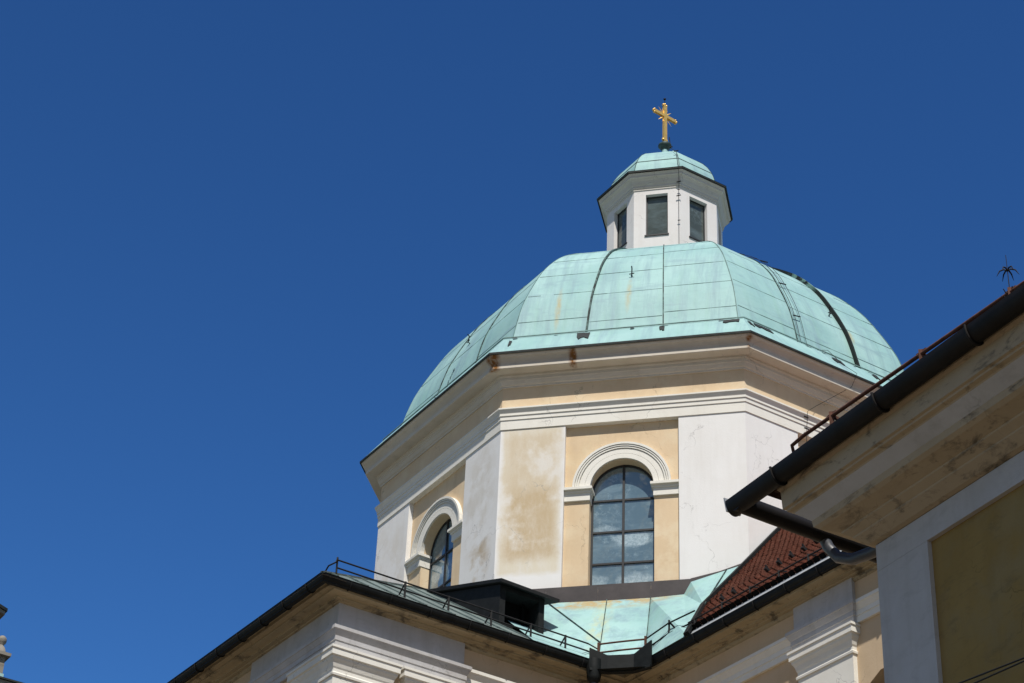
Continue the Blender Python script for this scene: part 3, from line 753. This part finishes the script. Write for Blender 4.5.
b = B(); b.face([P_(*q_, 0.38) for q_ in loop])
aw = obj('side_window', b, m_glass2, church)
# pilasters with moulded capitals
def pilaster(seg, t0, t1, n, corner_piece=False):
    e = (seg[1] - seg[0]).normalized()
    path = rpath(seg, t0, t1, n, 0.12) if not corner_piece else None
    if corner_piece:
        pa_, pb_ = segE[0] + eE * 1.25, segA[0] + eA * t1
        path = [pa_ - nE * .12, pa_, wall_path[2], pb_, pb_ - nA * .12]
    b = B(); b.sweep(path, [(0.075, 0), (0.075, 18.0)])
    p = obj('pilaster', b, m_trim, church)
    b = B(); b.sweep(path, [(0.06, 17.957), (0.10, 17.957), (0.105, 17.997), (0.08, 18.027), (0.08, 18.087), (0.095, 18.117), (0.115, 18.197), (0.15, 18.257), (0.155, 18.297), (0.185, 18.312), (0.185, 18.427), (0.205, 18.437), (0.205, 18.482), (0.0, 18.497)])
    obj('capital', b, m_trim, p)
pilaster(segA, 0.0, 1.05, nA, True)
pilaster(segA, 1.50, 2.48, nA)
pilaster(segB, tB0, tB1, nB)

# roofs of the arms
Aside_n = Vector((-dside.y, dside.x))            # inward
Aend_n = Vector((dend.y, -dend.x))
if Aend_n.dot(Vector((1, 1))) < 0: Aend_n = -Aend_n
EL = 19.63
PA = 0.665
half = 6.12
apex = Vector((A.x, A.y + half * S2))
rise = half * PA
b = B()
far = A + dend * half + dside * 13
FARs = IC + dside * 3
b.face([(*A, EL), (*FARs, EL), (*far, EL + rise), (*apex, EL + rise)])
b.face([(*AL, EL), (*A, EL), (*apex, EL + rise)])
b.face([(*(AL + dside * 13), EL), (*AL, EL), (*apex, EL + rise), (*far, EL + rise)])
roofA = obj('sheet_roof', b, m_slate, church)
b = B()
for i in range(1, 14):       # standing seams on the side slope
    t_ = i * 0.62 - 0.3; p = A + dside * t_
    h_ = min(half, t_)
    q_ = p + Aside_n * h_
    b.bar((*p, EL + 0.012), (*q_, EL + h_ * PA + 0.012), 0.03, 0.035)
b.bar((*A, EL + .005), (*apex, EL + rise + .005), 0.08, 0.03)
obj('standing_seams', b, simple('grey_green_seam', (0.13, 0.17, 0.16), 0.3), roofA)
# arm B : clay tiles laid in courses
TB = 1.14; WB = 4.5
b = B()
sl = math.hypot(1, TB); ncrs = 40
bs0 = -0.6; bs1 = lenB + 0.9
for i in range(ncrs):
    a0, a1 = 0.30 + i * (WB - .3) / ncrs, 0.30 + (i + 1) * (WB - .3) / ncrs
    sb_ = 1.9 + (0.86 - 1.9) * a0 / 1.31 if a0 < 1.31 else (0.86 + (0.70 - 0.86) * (a0 - 1.31) / 1.3 if a0 < 2.61 else 0.70 + (0.42 - 0.70) * (a0 - 2.61) / 1.6)
    lift0, lift1 = 0.05, 0.004
    def tp(s_, acr, lf): v = IC + eB * s_ + ndB * acr; return (v.x - ndB.x * lf * TB / sl, v.y - ndB.y * lf * TB / sl, EL - .03 + acr * TB + lf / sl)
    TWD = 0.165
    NSG = int((bs1 - sb_) / TWD)
    for j in range(NSG + 1):
        s0_ = sb_ + TWD * j + (0.5 * TWD if i % 2 else 0) * (1 if j else 0); s1_ = s0_ + TWD if j else s0_ + TWD * (1.5 if i % 2 else 1)
        jz = random.uniform(-0.006, 0.006); wn = random.uniform(0.012, 0.022)
        lf = lift0 + jz + (0.05 if i == 0 else 0)
        b.face([tp(s0_ + wn, a0, lf), tp(s1_ - wn, a0, lf), tp(s1_ - wn * .5, a1 + .05, lift1), tp(s0_ + wn * .5, a1 + .05, lift1)], 0, [(s0_, a0 * sl), (s1_, a0 * sl), (s1_, a1 * sl), (s0_, a1 * sl)])
        b.face([tp(s0_ + wn, a0, lift1 - .03), tp(s1_ - wn, a0, lift1 - .03), tp(s1_ - wn, a0, lf), tp(s0_ + wn, a0, lf)], 2 if i == 0 else 1, [(s0_, a0 * sl)] * 4)  # first course riser is black, painting the shadow gap under the tiles
b.face([tp(1.9, 0.28, -.02), tp(bs1, 0.28, -.02), tp(bs1, WB, -.02), tp(0.45, WB, -.02), tp(0.7, 2.6, -.02), tp(0.9, 1.31, -.02)], 2)
# upper, flatter slope and the hidden sides
zt = EL - .03 + WB * TB
def rp(s_, acr, z): v = IC + eB * s_ + ndB * acr; return (v.x, v.y, z)
b.face([rp(bs0, WB, zt), rp(bs1 - WB, WB, zt), rp(bs1 - WB, BW / 2, zt + .45), rp(bs0, BW / 2, zt + .45)])
b.face([rp(bs0, BW / 2, zt + .45), rp(bs1 - WB, BW / 2, zt + .45), rp(bs1 - WB, BW - WB, zt), rp(bs0, BW - WB, zt)])
b.face([rp(bs0, BW - WB, zt), rp(bs1 - WB, BW - WB, zt), rp(bs1, BW, EL - .03), rp(bs0, BW, EL - .03)])
obj('tiled_roof', b, [m_tile, m_tile_end, m_hole], church)

# copper valley between the arms, under the drum
def BP(s_, acr, lf=0.05): v = IC + eB * s_ + ndB * acr; return Vector((v.x - ndB.x * lf * TB / sl, v.y - ndB.y * lf * TB / sl, EL - .03 + acr * TB + lf / sl))
def toB(p):      # plan point to (s, across)
    d = Vector((p[0], p[1])) - IC; return d.dot(eB), d.dot(ndB)
ZF = 22.06
b = B()
i1 = Vector((*(I1), 19.66)); i2 = Vector((*(I2), 19.66))
T0 = Vector((-2.75, -6.6, ZF + .05)); T1 = Vector((-0.25, -6.6, ZF)); T2 = Vector((0.66, -6.6, ZF)); T3 = Vector((1.35, -6.62, ZF + .02))
e1 = Vector((*(I1 - dside * 1.5), 19.66)); mid = Vector((-1.0, -7.6, 20.85))
b.face([i1, i2, T2, T1])
b.face([i1, T1, T0, e1])
# right-hand copper flank lying on the tile slope
low = BP(1.9, 0.04); m1 = BP(0.88, 1.31); hi = BP(0.72, 2.61); hi3 = BP(0.44, 4.25); c2p = Vector((2.72, -6.58, 22.72)); 
b.face([i2, low, m1, T3, T2])
T3b = Vector((1.49, -6.575, 22.38)); c2p = Vector((2.73, -6.59, 22.74)); rhi = Vector((3.65, -5.62, 23.86))
b.face([m1, T3b, T3]); b.face([m1, c2p, T3b]); b.face([m1, hi, hi3, rhi, c2p])
flank_hi = hi
valley = obj('copper_valley', b, m_copper2, church)
b = B()
for p, q_ in ((i1, T1), (i2, T2), (T3b * .4 + c2p * .6, m1 * .8 + low * .2), (T0 * .5 + T1 * .5, i1 * .72 + T1 * .28)):
    b.bar(p + Vector((0, -.012, .012)), q_ + Vector((0, -.012, .012)), 0.016, 0.022)
obj('valley_seams', b, m_seam, valley)
b = B(); 
for p, q_ in ((low, m1), (m1, hi), (hi, hi3)):
    up = Vector((-ndB.x, -ndB.y, 1)) * 0.02; sd_ = (q_ - p).normalized().cross(Vector((-ndB.x, -ndB.y, 1))).normalized() * 0.11
    b.bar(p + up + sd_ * 0.0, q_ + up + sd_ * 0.0, 0.11, 0.06, (-ndB.x, -ndB.y, 1))
obj('valley_edging', b, m_gutter, valley)

# brown flashing round the foot of the drum
b = B()
def fl(p, q_, zp0, zp1, zq0, zq1, k0=0.06):
    p, q_ = Vector(p), Vector(q_); d = (q_ - p).normalized(); n = Vector((d.y, -d.x)) * k0; m_ = n * 0.2
    P4 = [(*(p + n), zp0), (*(q_ + n), zq0), (*(q_ + n), zq1), (*(p + n), zp1)]
    b.face(P4); b.face([P4[3], P4[2], (*(q_ - n), zq1 + .012), (*(p - n), zp1 + .012)])
cA = corner(0, 6.5); cB_ = corner(1, 6.5); cC = corner(2, 6.5)
xs = [cA.x - 0.02, -1.55, -0.45, 0.66, 1.48]
for i in range(4):
    fl((xs[i] + (0 if i == 0 else .001), -6.5), (xs[i + 1] - .001, -6.5), ZF - .1, ZB, ZF - .1, ZB)
fl((1.481, -6.5), (2.1, -6.5), 22.30, 22.47, 22.46, 22.60); fl((2.1, -6.5), (cB_.x + .02, -6.5), 22.46, 22.60, 22.66, 22.80)
dR = (cC - cB_).normalized()
for i in range(4):
    p = cB_ + dR * (0.62 * i); q_ = cB_ + dR * (0.62 * (i + 1)); zz = 22.68 + 0.62 * i * 1.1; zz2 = zz + 0.62 * 1.1
    fl(p, q_, zz, zz + .11, zz2, zz2 + .11)
dL = (corner(7, 6.5) - cA).normalized()
fl(corner(7, 6.5), cA, 22.0, 22.5, 22.0, 22.5)
obj('base_flashing', b, m_flash, church)

# dormer on the sheet roof
b = B()
IN_D = 1.5
D0 = A + Aside_n * IN_D
def dp(al, inn, z): v = A + dside * al + Aside_n * inn; return Vector((v.x, v.y, z))
a0_, a1_ = 4.68, 5.74
zf0 = EL + IN_D * PA - .15
depth_ = 2.55
ztop0, slope_d = 21.52, 0.33
# cheeks, frame of the opening, dark opening
b.face([dp(a0_, IN_D, zf0), dp(a0_, IN_D, ztop0), dp(a0_, IN_D + depth_, ztop0 + slope_d * depth_), dp(a0_, IN_D + depth_, zf0 + PA * depth_)])
b.face([dp(a1_, IN_D, zf0), dp(a1_, IN_D, ztop0), dp(a1_, IN_D + depth_, ztop0 + slope_d * depth_), dp(a1_, IN_D + depth_, zf0 + PA * depth_)])
g = 0.13
op = [(a0_ + g, zf0 + .22), (a1_ - g, zf0 + .22), (a1_ - g, ztop0 - .10), (a0_ + g, ztop0 - .10)]
oc = [(a0_, zf0), (a1_, zf0), (a1_, ztop0), (a0_, ztop0)]
for i in range(4):
    j = (i + 1) % 4
    b.face([dp(oc[i][0], IN_D, oc[i][1]), dp(oc[j][0], IN_D, oc[j][1]), dp(op[j][0], IN_D, op[j][1]), dp(op[i][0], IN_D, op[i][1])])
    b.face([dp(op[i][0], IN_D, op[i][1]), dp(op[j][0], IN_D, op[j][1]), dp(op[j][0], IN_D + .4, op[j][1]), dp(op[i][0], IN_D + .4, op[i][1])])
dormer = obj('dormer', b, m_dorm, church)
b = B(); b.face([dp(x_, IN_D + .38, z_) for x_, z_ in op]); 
b.bar(dp(a0_ + .75, IN_D + .3, op[0][1]), dp(a0_ + .75, IN_D + .3, op[2][1]), 0.05, 0.05)
obj('dormer_opening', b, m_hole, dormer)
b = B()
ov = 0.16
z_e = ztop0 - 0.03
P8 = []
for zz in (0.0, 0.075):
    P8 += [dp(a0_ - ov * .5, IN_D - ov, z_e + zz), dp(a1_ + ov * 1.6, IN_D - ov, z_e + zz - .03), dp(a1_ + ov * 1.6, IN_D + depth_, z_e + zz + slope_d * depth_ - .03), dp(a0_ - ov * .5, IN_D + depth_ + .25, z_e + zz + slope_d * (depth_ + .25) + .06)]
b.hexa(P8)
obj('dormer_roof', b, m_dorm, dormer)

# gutters
def gutter_prof(n=9, rr=0.085):
    out_ = []
    for i in range(n):
        th = math.pi + math.pi * i / (n - 1); out_.append((rr * math.cos(th), rr * math.sin(th)))
    return out_
def gutter(path, z, rr=0.105, o=0.0):
    b = B()
    prof = [(-rr * math.cos(math.pi * i / 10) + o - rr, z - 1.25 * rr * math.sin(math.pi * i / 10)) for i in range(11)]
    prof += [(o + 0.012, z + 0.01), (o - 0.02, z + 0.012)]
    b.sweep(path, prof)
    b.sweep(path, [(o - 2 * rr, z + .005), (o - 0.02, z - 0.02)])
    return b
gpath = [AL + dside * 8, AL, A, I1]
b = gutter(gpath, 19.63)
b.sweep(gpath, [(-0.05, 19.50), (-0.05, 19.60)])
g1 = obj('gutter', b, m_gutter, church)
b = gutter([I2, BE, BE2], 19.63)
b.sweep([I2, BE, BE2], [(-0.05, 19.50), (-0.05, 19.60)])
obj('gutter', b, m_gutter, church)
b = B()
for seg, L_ in (((A, I1), (I1 - A).length), ((A, AL), LE), ((I2, BE), 11.0)):
    d = (seg[1] - seg[0]).normalized(); nn_ = Vector((d.y, -d.x)) if seg[1] is not AL else Vector((-d.y, d.x))
    t_ = 0.6
    while t_ < L_:
        p = seg[0] + d * t_
        pr = [(*(p + nn_ * (-0.105 + 0.114 * math.cos(th) * 1)), 19.63 - 0.141 * math.sin(th)) for th in [math.pi * i / 10 for i in range(11)]]
        b = B(); b.tube(pr, 0.011, 5); t_ += 0.85
        obj('gutter_strap', b, m_iron, g1)
b = B(); b.sweep([I2 + eB * 1.0, BE], [(-0.03, 19.64), (-0.10, 19.71), (-0.34, 19.98)])
obj('eave_flashing', b, m_zinc, church)
b = B(); b.sweep([AL, A, I1], [(-0.0, 19.645), (-0.10, 19.665), (-0.2, 19.72)])
obj('eave_flashing', b, simple('dark_eave_sheet', (0.12, 0.13, 0.13), 0.2), church)
# hopper in the corner and its downpipe
b = B()
nI = Vector((0, -1))
h0, h1 = 19.42, 19.80
q0, q1 = I1 + Vector((-0.02, -0.02)), I2 + Vector((0.0, -0.02))
w0 = I1 - dside * 0.22 + nA * .02; w1 = I2 + eB * 0.24 + nB * .02
loop2 = [w0, q0 + Vector((0.20, 0)), q1 - Vector((0.20, 0)), w1]
for p, q_, za, zb in ((loop2[0], loop2[1], h1 + .07, h1 - .04), (loop2[1], loop2[2], h1 - .04, h1 - .04), (loop2[2], loop2[3], h1 - .04, h1 + .16)):
    d = (q_ - p).normalized(); n2 = Vector((d.y, -d.x)) * .02
    b.hexa([(*(p + n2), h0), (*(q_ + n2), h0), (*(q_ - n2), h0), (*(p - n2), h0), (*(p + n2), za), (*(q_ + n2), zb), (*(q_ - n2), zb), (*(p - n2), za)])
b.face([(*loop2[0], h0), (*loop2[1], h0), (*loop2[2], h0), (*loop2[3], h0)])
b.sweep([loop2[0], loop2[1], loop2[2], loop2[3]], [(-.02, h0 - .05), (0.045, h0 - .03), (0.045, h0 + .02), (0.0, h0 + .04)])
obj('gutter_hopper', b, m_gutter, church, bevel=0.006)
pc = I1 - dside * 0.08 + nA * -0.02
b = B()
b2 = B(); b2.lathe(pc.x, pc.y, [(0.15, 19.66), (0.155, 19.50), (0.15, 19.42), (0.135, 19.30), (0.12, 19.24), (0.075, 19.2), (0.066, 19.18)], 14); obj('downpipe_funnel', b2, m_gutter, church)
b.tube([(pc.x, pc.y, 19.22), (pc.x, pc.y, 18.95), (pc.x + .02, pc.y + .05, 18.8), (pc.x + .03, pc.y + .1, 18.2), (pc.x + .03, pc.y + .1, 0.0)], 0.062, 12)
obj('downpipe', b, m_pipe, church)
# snow guards
def guard(path3, nrm, name, mat, rails, posts, h, slope, tri=True):
    b = B()
    for hh in rails:
        b.tube([(p[0], p[1], p[2] + hh) for p in path3], 0.016, 6)
    go = obj(name, b, mat, church)
    for p in posts:
        b = B(); p = Vector(p); iv = Vector((-nrm.x, -nrm.y, 0))
        b.bar(p - Vector((0, 0, .04)), p + Vector((0, 0, h)), 0.03, 0.035)
        if tri: b.bar(p + Vector((0, 0, h * .95)), p + iv * 0.22 + Vector((0, 0, 0.22 * slope)), 0.02, 0.025); b.bar(p - Vector((0, 0, .01)), p + iv * .22 + Vector((0, 0, .22 * slope)), .02, .02)
        obj('bracket', b, mat, go)
def Ap(t_, inn=0.35): v = A + dside * t_ + Aside_n * inn; return (v.x, v.y, EL + inn * PA)
LA_ = (I1 - A).length
pth = [Ap(t_) for t_ in (0.45, 2, 4, LA_ - .0)]
guard(pth, nA, 'snow_guard', m_iron, (0.15, 0.31), [Ap(t_) for t_ in (1.9, 2.85, 3.8, 4.7, 5.5)], 0.33, PA)
b = B()
v0 = Ap(0.45); c0 = Vector((A.x, A.y, EL)) + Vector((0.02, 0.52, 0.36)); 
b.tube([Vector(v0) + Vector((0, 0, .36)), c0 + Vector((0.05, -.02, .10)), c0 + Vector((-.10, 0.02, .06)), c0 + Vector((*(dend * .5), -0.10))], 0.016, 6)
ve = [(*(A + dend * t_ + Aend_n * 0.3), EL + .22) for t_ in (0.5, 3, 6, 10)]
b.tube([c0 + Vector((*(dend * .5), -0.10))] + ve, 0.014, 6)
b.tube([Ap(0.45), Vector(Ap(0.45)) + Vector((0, 0, .36))], 0.018, 6)
obj('snow_guard', b, m_iron, church)
def Bq(s_, acr, up=0.0): p = BP(s_, acr, 0.03); return (p.x, p.y, p.z + up)
guard([Bq(s_, .34, 0.0) for s_ in (1.55, 4, 8, 12)], nB, 'snow_guard', m_iron, (0.16,), [Bq(s_, .34) for s_ in (1.75, 2.55, 3.35, 4.15, 4.95, 5.75, 6.55)], 0.2, TB)
for s_ in (2.9, 3.25, 3.6, 3.95, 4.3, 1.9, 2.25, 4.7):
    p = Vector(Bq(s_, 1.22 if s_ > 2.7 else .95)); b = B(); b.bar(p, p + Vector((nB.x, nB.y, 0.4)) * .1, 0.06, 0.05); b.bar(p + Vector((0, 0, .02)), p + Vector((-ndB.x * .3, -ndB.y * .3, .35)) * .3, .03, .03)
    obj('snow_hook', b, m_iron, church)
# rusty three-bar rail across the valley
pL = i1 + Vector((-0.02, 0.12, 0.0)); pR = i2 + Vector((0.0, 0.10, 0.05))
b = B()
for hh in (0.05, 0.24, 0.42):
    b.tube([pL.lerp(pR, t_) + Vector((0, -0.10 * math.sin(math.pi * t_), hh - 0.045 * math.sin(math.pi * t_))) for t_ in (0, .2, .4, .6, .8, 1)], 0.018, 6)
for p, h_ in ((pL, .45), (pR, .48)): b.bar(p - Vector((0, 0, .05)), p + Vector((0, 0, h_)), 0.045, 0.045)
obj('snow_guard', b, m_rust, church, label='rusty bowed three-bar snow rail across the copper valley')
b = B()
for hh in (0.2, 0.42): b.tube([pR + Vector((0, 0, hh)), Vector(Bq(1.0, .3, hh - .02)), Vector(Bq(1.75, .34, hh - .08))], 0.016, 6)
b.bar(Bq(1.0, .32, -.05), Bq(1.0, .32, .45), .035, .035); b.bar(Bq(1.0, .32, .42), Bq(1.3, .36, .0), .03, .03); b.bar(pR + Vector((0, 0, .3)), Bq(.75, .3, .05), .025, .025)
for hh in (0.15, 0.31): b.tube([pL + Vector((0, 0, hh)), Vector(Ap(LA_ - .0)) + Vector((0, 0, hh))], 0.016, 6)
obj('snow_guard', b, m_iron, church)

# ================================================================== NEAR BUILDING
P0 = Vector((4.53172, -26.43023, 12.67944)); dr = Vector((0.66913, -0.743145, 0)); nn = Vector((-0.743145, -0.66913, 0))
near = thing('eaved_house', 'shaded ochre house with deep grey eaves and dark gutter in the right foreground', 'house', (P0.x + dr.x, P0.y + dr.y, 0))
LD = 13.0; DD = 9.0
def Dp(t_, inn, z): p = P0 + dr * t_ - nn * inn; return Vector((p.x, p.y, P0.z + z))
T0w, INW = 1.30, 0.85         # wall corner: along, inset
base = [Dp(LD - 1, DD, 0).xy, Dp(T0w, DD, 0).xy, Dp(T0w, INW, 0).xy, Dp(LD - 1, INW, 0).xy]
# walk so that outward is on the right hand: far end -> corner along the end wall, then along the front
path = [base[1], base[2], base[3]]
d_ = (path[1] - path[0]).normalized(); n_ = Vector((d_.y, -d_.x))
if n_.dot(Vector((dr.x, dr.y))) > 0: path = path[::-1]
Z0 = P0.z
b = B()
pr = [(0.0, -0.895), (0.05, -0.88), (0.15, -0.80), (0.155, -0.783), (0.23, -0.735), (0.235, -0.717), (0.38, -0.66), (0.42, -0.63), (0.43, -0.56)]
pr2 = [(0.55, -0.455), (0.56, -0.44), (0.60, -0.425), (0.605, -0.405), (0.63, -0.395), (0.64, -0.20), (0.665, -0.17), (0.67, -0.12), (0.0, -0.10)]
b.sweep(path, [(o, Z0 + z) for o, z in pr]); b.sweep(path, [(o, Z0 + z) for o, z in pr2])
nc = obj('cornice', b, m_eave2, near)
b = B(); b.sweep(path, [(0.43, Z0 - .56), (0.55, Z0 - .455)]); obj('soffit_band', b, m_grey, nc)
b = B()       # plaster frieze band, corner pilaster
zb_, zt_ = -1.185, -0.90
b.sweep(path, [(0.0, Z0 + zb_), (0.0, Z0 + zt_)])
b.sweep(path, [(0.0, Z0 + zb_), (-0.06, Z0 + zb_)])
obj('frieze', b, m_grey, near)
b = B()
pw = 0.745
c_f = Dp(T0w, INW, 0).xy; c_p = Dp(T0w + pw, INW, 0).xy; c_e = Dp(T0w, INW + .9, 0).xy
pp = [Dp(T0w, INW + .9, 0).xy, c_f, c_p, Dp(T0w + pw, INW + .06, 0).xy]
if path[0] == base[3]: pp = pp[::-1]
b.sweep(pp, [(0.0, 0), (0.0, Z0 + zb_ - 0.002)])
obj('corner_pilaster', b, m_grey, near)
b = B()
wpth = [Dp(T0w + .05, DD, 0).xy, Dp(T0w + .05, INW + .05, 0).xy, Dp(LD - 1, INW + .05, 0).xy, Dp(LD - 1, DD, 0).xy]
if path[0] == base[3]: wpth = wpth[::-1]
b.sweep(wpth, [(0.0, 0), (0.0, Z0 - .3)], closed=True)
obj('wall', b, m_olive, near)
b = B()       # roof
rd = 4.6
b.face([Dp(0.36, 0.16, -0.07), Dp(LD, 0.16, -0.07), Dp(LD - 3.5, rd, 2.2), Dp(3.5, rd, 2.2)])
b.face([Dp(0.36, DD + .7, -0.07), Dp(0.36, 0.16, -0.07), Dp(3.5, rd, 2.2)])
b.face([Dp(LD, DD + .7, -.02), Dp(0.36, DD + .7, -.07), Dp(3.5, rd, 2.2), Dp(LD - 3.5, rd, 2.2)])
b.face([Dp(LD, .1, -.02), Dp(LD, DD + .7, -.02), Dp(LD - 3.5, rd, 2.2)])
b.face([Dp(0.5, 0.25, -0.10), Dp(0.5, DD, -0.10), Dp(LD, DD, -.10), Dp(LD, 0.25, -0.10)])
obj('roof', b, m_tile, near)
# gutter: half round along the front, square return along the end
b = B()
rr = 0.105
rows = []
for t_ in (0.0, 0.02, 3, 6, 9, LD):
    rows.append([Dp(t_, rr - rr * math.cos(math.pi * i / 12), -0.05 - rr * 1.4 * math.sin(math.pi * i / 12)) for i in range(13)] + [Dp(t_, 2 * rr, -0.02), Dp(t_, 2 * rr, -0.05), Dp(t_, 0.03, -0.08)])
b.grid(rows, False, True)
gd = obj('gutter', b, m_gutter2, near)
b = B()
for t_ in (0.8, 2.42, 3.75, 5.2, 6.5, 7.7):
    b = B(); b.tube([Dp(t_, rr - (rr + .012) * math.cos(math.pi * i / 12), -0.045 - (rr + .012) * 1.4 * math.sin(math.pi * i / 12)) for i in range(13)], 0.014, 6)
    obj('gutter_bracket', b, m_gutter2, gd)
b = B()
e0 = 0.0
b.hexa([Dp(-0.015, 0.02, -0.16), Dp(0.0, 0.02, -0.16), Dp(0.0, 0.19, -0.16), Dp(-.015, .19, -.16), Dp(-0.015, -0.01, -0.01), Dp(0.0, -0.01, -0.01), Dp(0.0, 0.24, -0.01), Dp(-.015, .24, -.01)])
obj('gutter_end_cap', b, m_zinc, gd)
b = B()
b.tube([Dp(0.12, 0.05, -0.10), Dp(0.12, 0.4, -0.11), Dp(0.12, 1.1, -0.13), Dp(0.12, 1.9, -.15)], 0.095, 14)
obj('return_gutter', b, m_gutter2, near)
b = B()
b.tube([Dp(0.12, 1.15, -0.16), Dp(0.13, 1.20, -0.28), Dp(0.22, 1.25, -0.42), Dp(0.42, 1.28, -0.52), Dp(0.7, 1.3, -0.56), Dp(1.32, 1.3, -0.60)], 0.062, 12)
obj('downpipe', b, m_pipe, near)
# rusty snow rail on brackets
b = B()
zr = lambda t_: 0.353 - 0.0286 * (t_ - 0.73)
rl = [Dp(0.98, .44, .22), Dp(0.78, .40, .20), Dp(0.74, .34, .24), Dp(0.76, .30, .33), Dp(0.95, .3, zr(.95))] + [Dp(t_, 0.3, zr(t_)) for t_ in (2, 3, 4, 6, 9, 12)]
b.tube(rl, 0.020, 8)
rail = obj('snow_rail', b, m_rust, near)
for t_ in (1.42, 2.8, 4.05, 5.4, 6.8, 8.2):
    b = B(); z_ = zr(t_)
    b.bar(Dp(t_, .3, .0), Dp(t_, .3, z_ + .045), 0.035, 0.05); b.bar(Dp(t_, .3, z_), Dp(t_ + .03, .52, z_ - .05), .03, .03); b.bar(Dp(t_ - .07, .31, z_ + .02), Dp(t_ + .07, .31, z_ + .02), .03, .03)
    obj('rail_bracket', b, m_rust, rail)
b = B()
fp = Dp(4.04, 0.3, 0.05)
b.tube([fp, fp + Vector((0, 0, 0.63))], [0.007, 0.003], 6)
for i in range(6):
    an = 2 * math.pi * i / 6; dv = Vector((math.cos(an), math.sin(an), 0))
    o = fp + Vector((0, 0, .45)); b.tube([o, o + dv * .03 + Vector((0, 0, .02)), o + dv * .07 + Vector((0, 0, .005)), o + dv * .10 - Vector((0, 0, .05))], [.005, .008, .007, .002], 5)
for h_ in (.12, .2):
    for i in range(4):
        an = 2 * math.pi * i / 4 + .4; dv = Vector((math.cos(an), math.sin(an), 0)); o = fp + Vector((0, 0, h_)); b.tube([o, o + dv * .04, o + dv * .06 + Vector((0, 0, .04))], .005, 5)
obj('lightning_rod', b, m_iron, near)
# cables strung along the near house
for t_a, z_a, t_b, z_b, lab in ((2.66, -2.965, 3.47, -3.052, 'upper of two thin black cables crossing the ochre wall'), (2.85, -3.038, 3.46, -3.078, 'lower of two thin black cables crossing the ochre wall')):
    sl_ = (z_b - z_a) / (t_b - t_a); b = B()
    b.tube([Dp(t_, 0.55 + (0.3 if i == 0 else 0), z_a + sl_ * (t_ - t_a) + 0.012 * max(0, t_ - 3.6) ** 2) for i, t_ in enumerate((1.0, 1.2, 2.0, 2.7, 3.5, 4.5, 6, 8, 10, 12))], 0.008, 6)
    obj('power_cable', b, m_cable, None, lab, 'cable', 'cables in front of the ochre wall')

# ================================================================== FAR LEFT BUILDING EDGE
tw = thing('stone_building', 'edge of pale stone building with ball pinnacle at the far left', 'building', (-22, 3, 0))
P_e = Vector((-18.62, 3.05)); d2 = Vector((1, 1)).normalized(); ni = Vector((-1, 1)).normalized(); d1 = ni
ze = 26.02
b = B()
def slab(b, pl, z0, z1):
    n = len(pl)
    b.face([(*p, z1) for p in pl]); b.face([(*p, z0) for p in reversed(pl)])
    for i in range(n): b.face([(*pl[i], z0), (*pl[(i + 1) % n], z0), (*pl[(i + 1) % n], z1), (*pl[i], z1)])
e0, e1 = P_e - d2 * 9, P_e + d2 * 7
slab(b, [e0 + ni * .06, e1 + ni * .06, e1 + ni * 6, e0 + ni * 6], ze - .12, ze - .005)
slab(b, [e0 + ni * .16, e1 + ni * .16, e1 + ni * 6, e0 + ni * 6], ze - .30, ze - .12)
slab(b, [e0 + ni * .40, e1 + ni * .40, e1 + ni * 6, e0 + ni * 6], ze - .62, ze - .30)
obj('cornice', b, m_stone, tw)
b = B(); slab(b, [e0, e1, e1 + ni * 6, e0 + ni * 6], ze, ze + .05); obj('roof_edge', b, m_black, tw)
b = B(); slab(b, [e0 + ni * .6, e1 + ni * .6, e1 + ni * 6, e0 + ni * 6], 0, ze - .62); obj('wall', b, m_stone, tw)
fc_ = P_e + ni * 0.24 + d2 * 0.02
zb0 = ze + .05
b = B()
b.lathe(fc_.x, fc_.y, [(0.001, zb0 + 1.27), (0.07, zb0 + 1.255), (0.115, zb0 + 1.20), (0.13, zb0 + 1.13), (0.115, zb0 + 1.06), (0.07, zb0 + 1.01), (0.075, zb0 + 0.97), (0.11, zb0 + .93), (0.16, zb0 + .80), (0.22, zb0 + .72)], 16)
def sq(b, hw_, z0, z1): slab(b, [fc_ + d2 * (sx_ * hw_) + ni * (sy_ * hw_) for sx_, sy_ in ((-1, -1), (1, -1), (1, 1), (-1, 1))], z0, z1)
sq(b, 0.25, zb0 + .63, zb0 + .72); sq(b, 0.14, zb0 + .12, zb0 + .63)
pin = obj('ball_pinnacle', b, m_stone, tw)
b = B(); sq(b, 0.17, zb0 + 0.001, zb0 + .12); obj('pinnacle_foot', b, m_copper, pin)
# overhanging eave tip of the turret behind it
tp_ = Vector((-18.66, 3.0)); zt_ = 27.96
en = Vector((-.30, -.95)).normalized()
b = B(); slab(b, [tp_ + d1 * .05 + en * .05, tp_ + d1 * 6, tp_ + d1 * 6 + en * 5, tp_ + en * 5], zt_ - .10, zt_); obj('upper_cornice', b, m_stone, tw)
b = B(); slab(b, [tp_, tp_ + d1 * 6.05, tp_ + d1 * 6.05 + en * 5.05, tp_ + en * 5.05], zt_ + .003, zt_ + .09); obj('upper_roof_edge', b, m_black, tw)
b = B(); slab(b, [tp_ + d1 * 1.6 + en * .9, tp_ + d1 * 6, tp_ + d1 * 6 + en * 4.9, tp_ + d1 * 1.6 + en * 4.9], 0, zt_ - .1); obj('turret_wall', b, m_stone, tw)
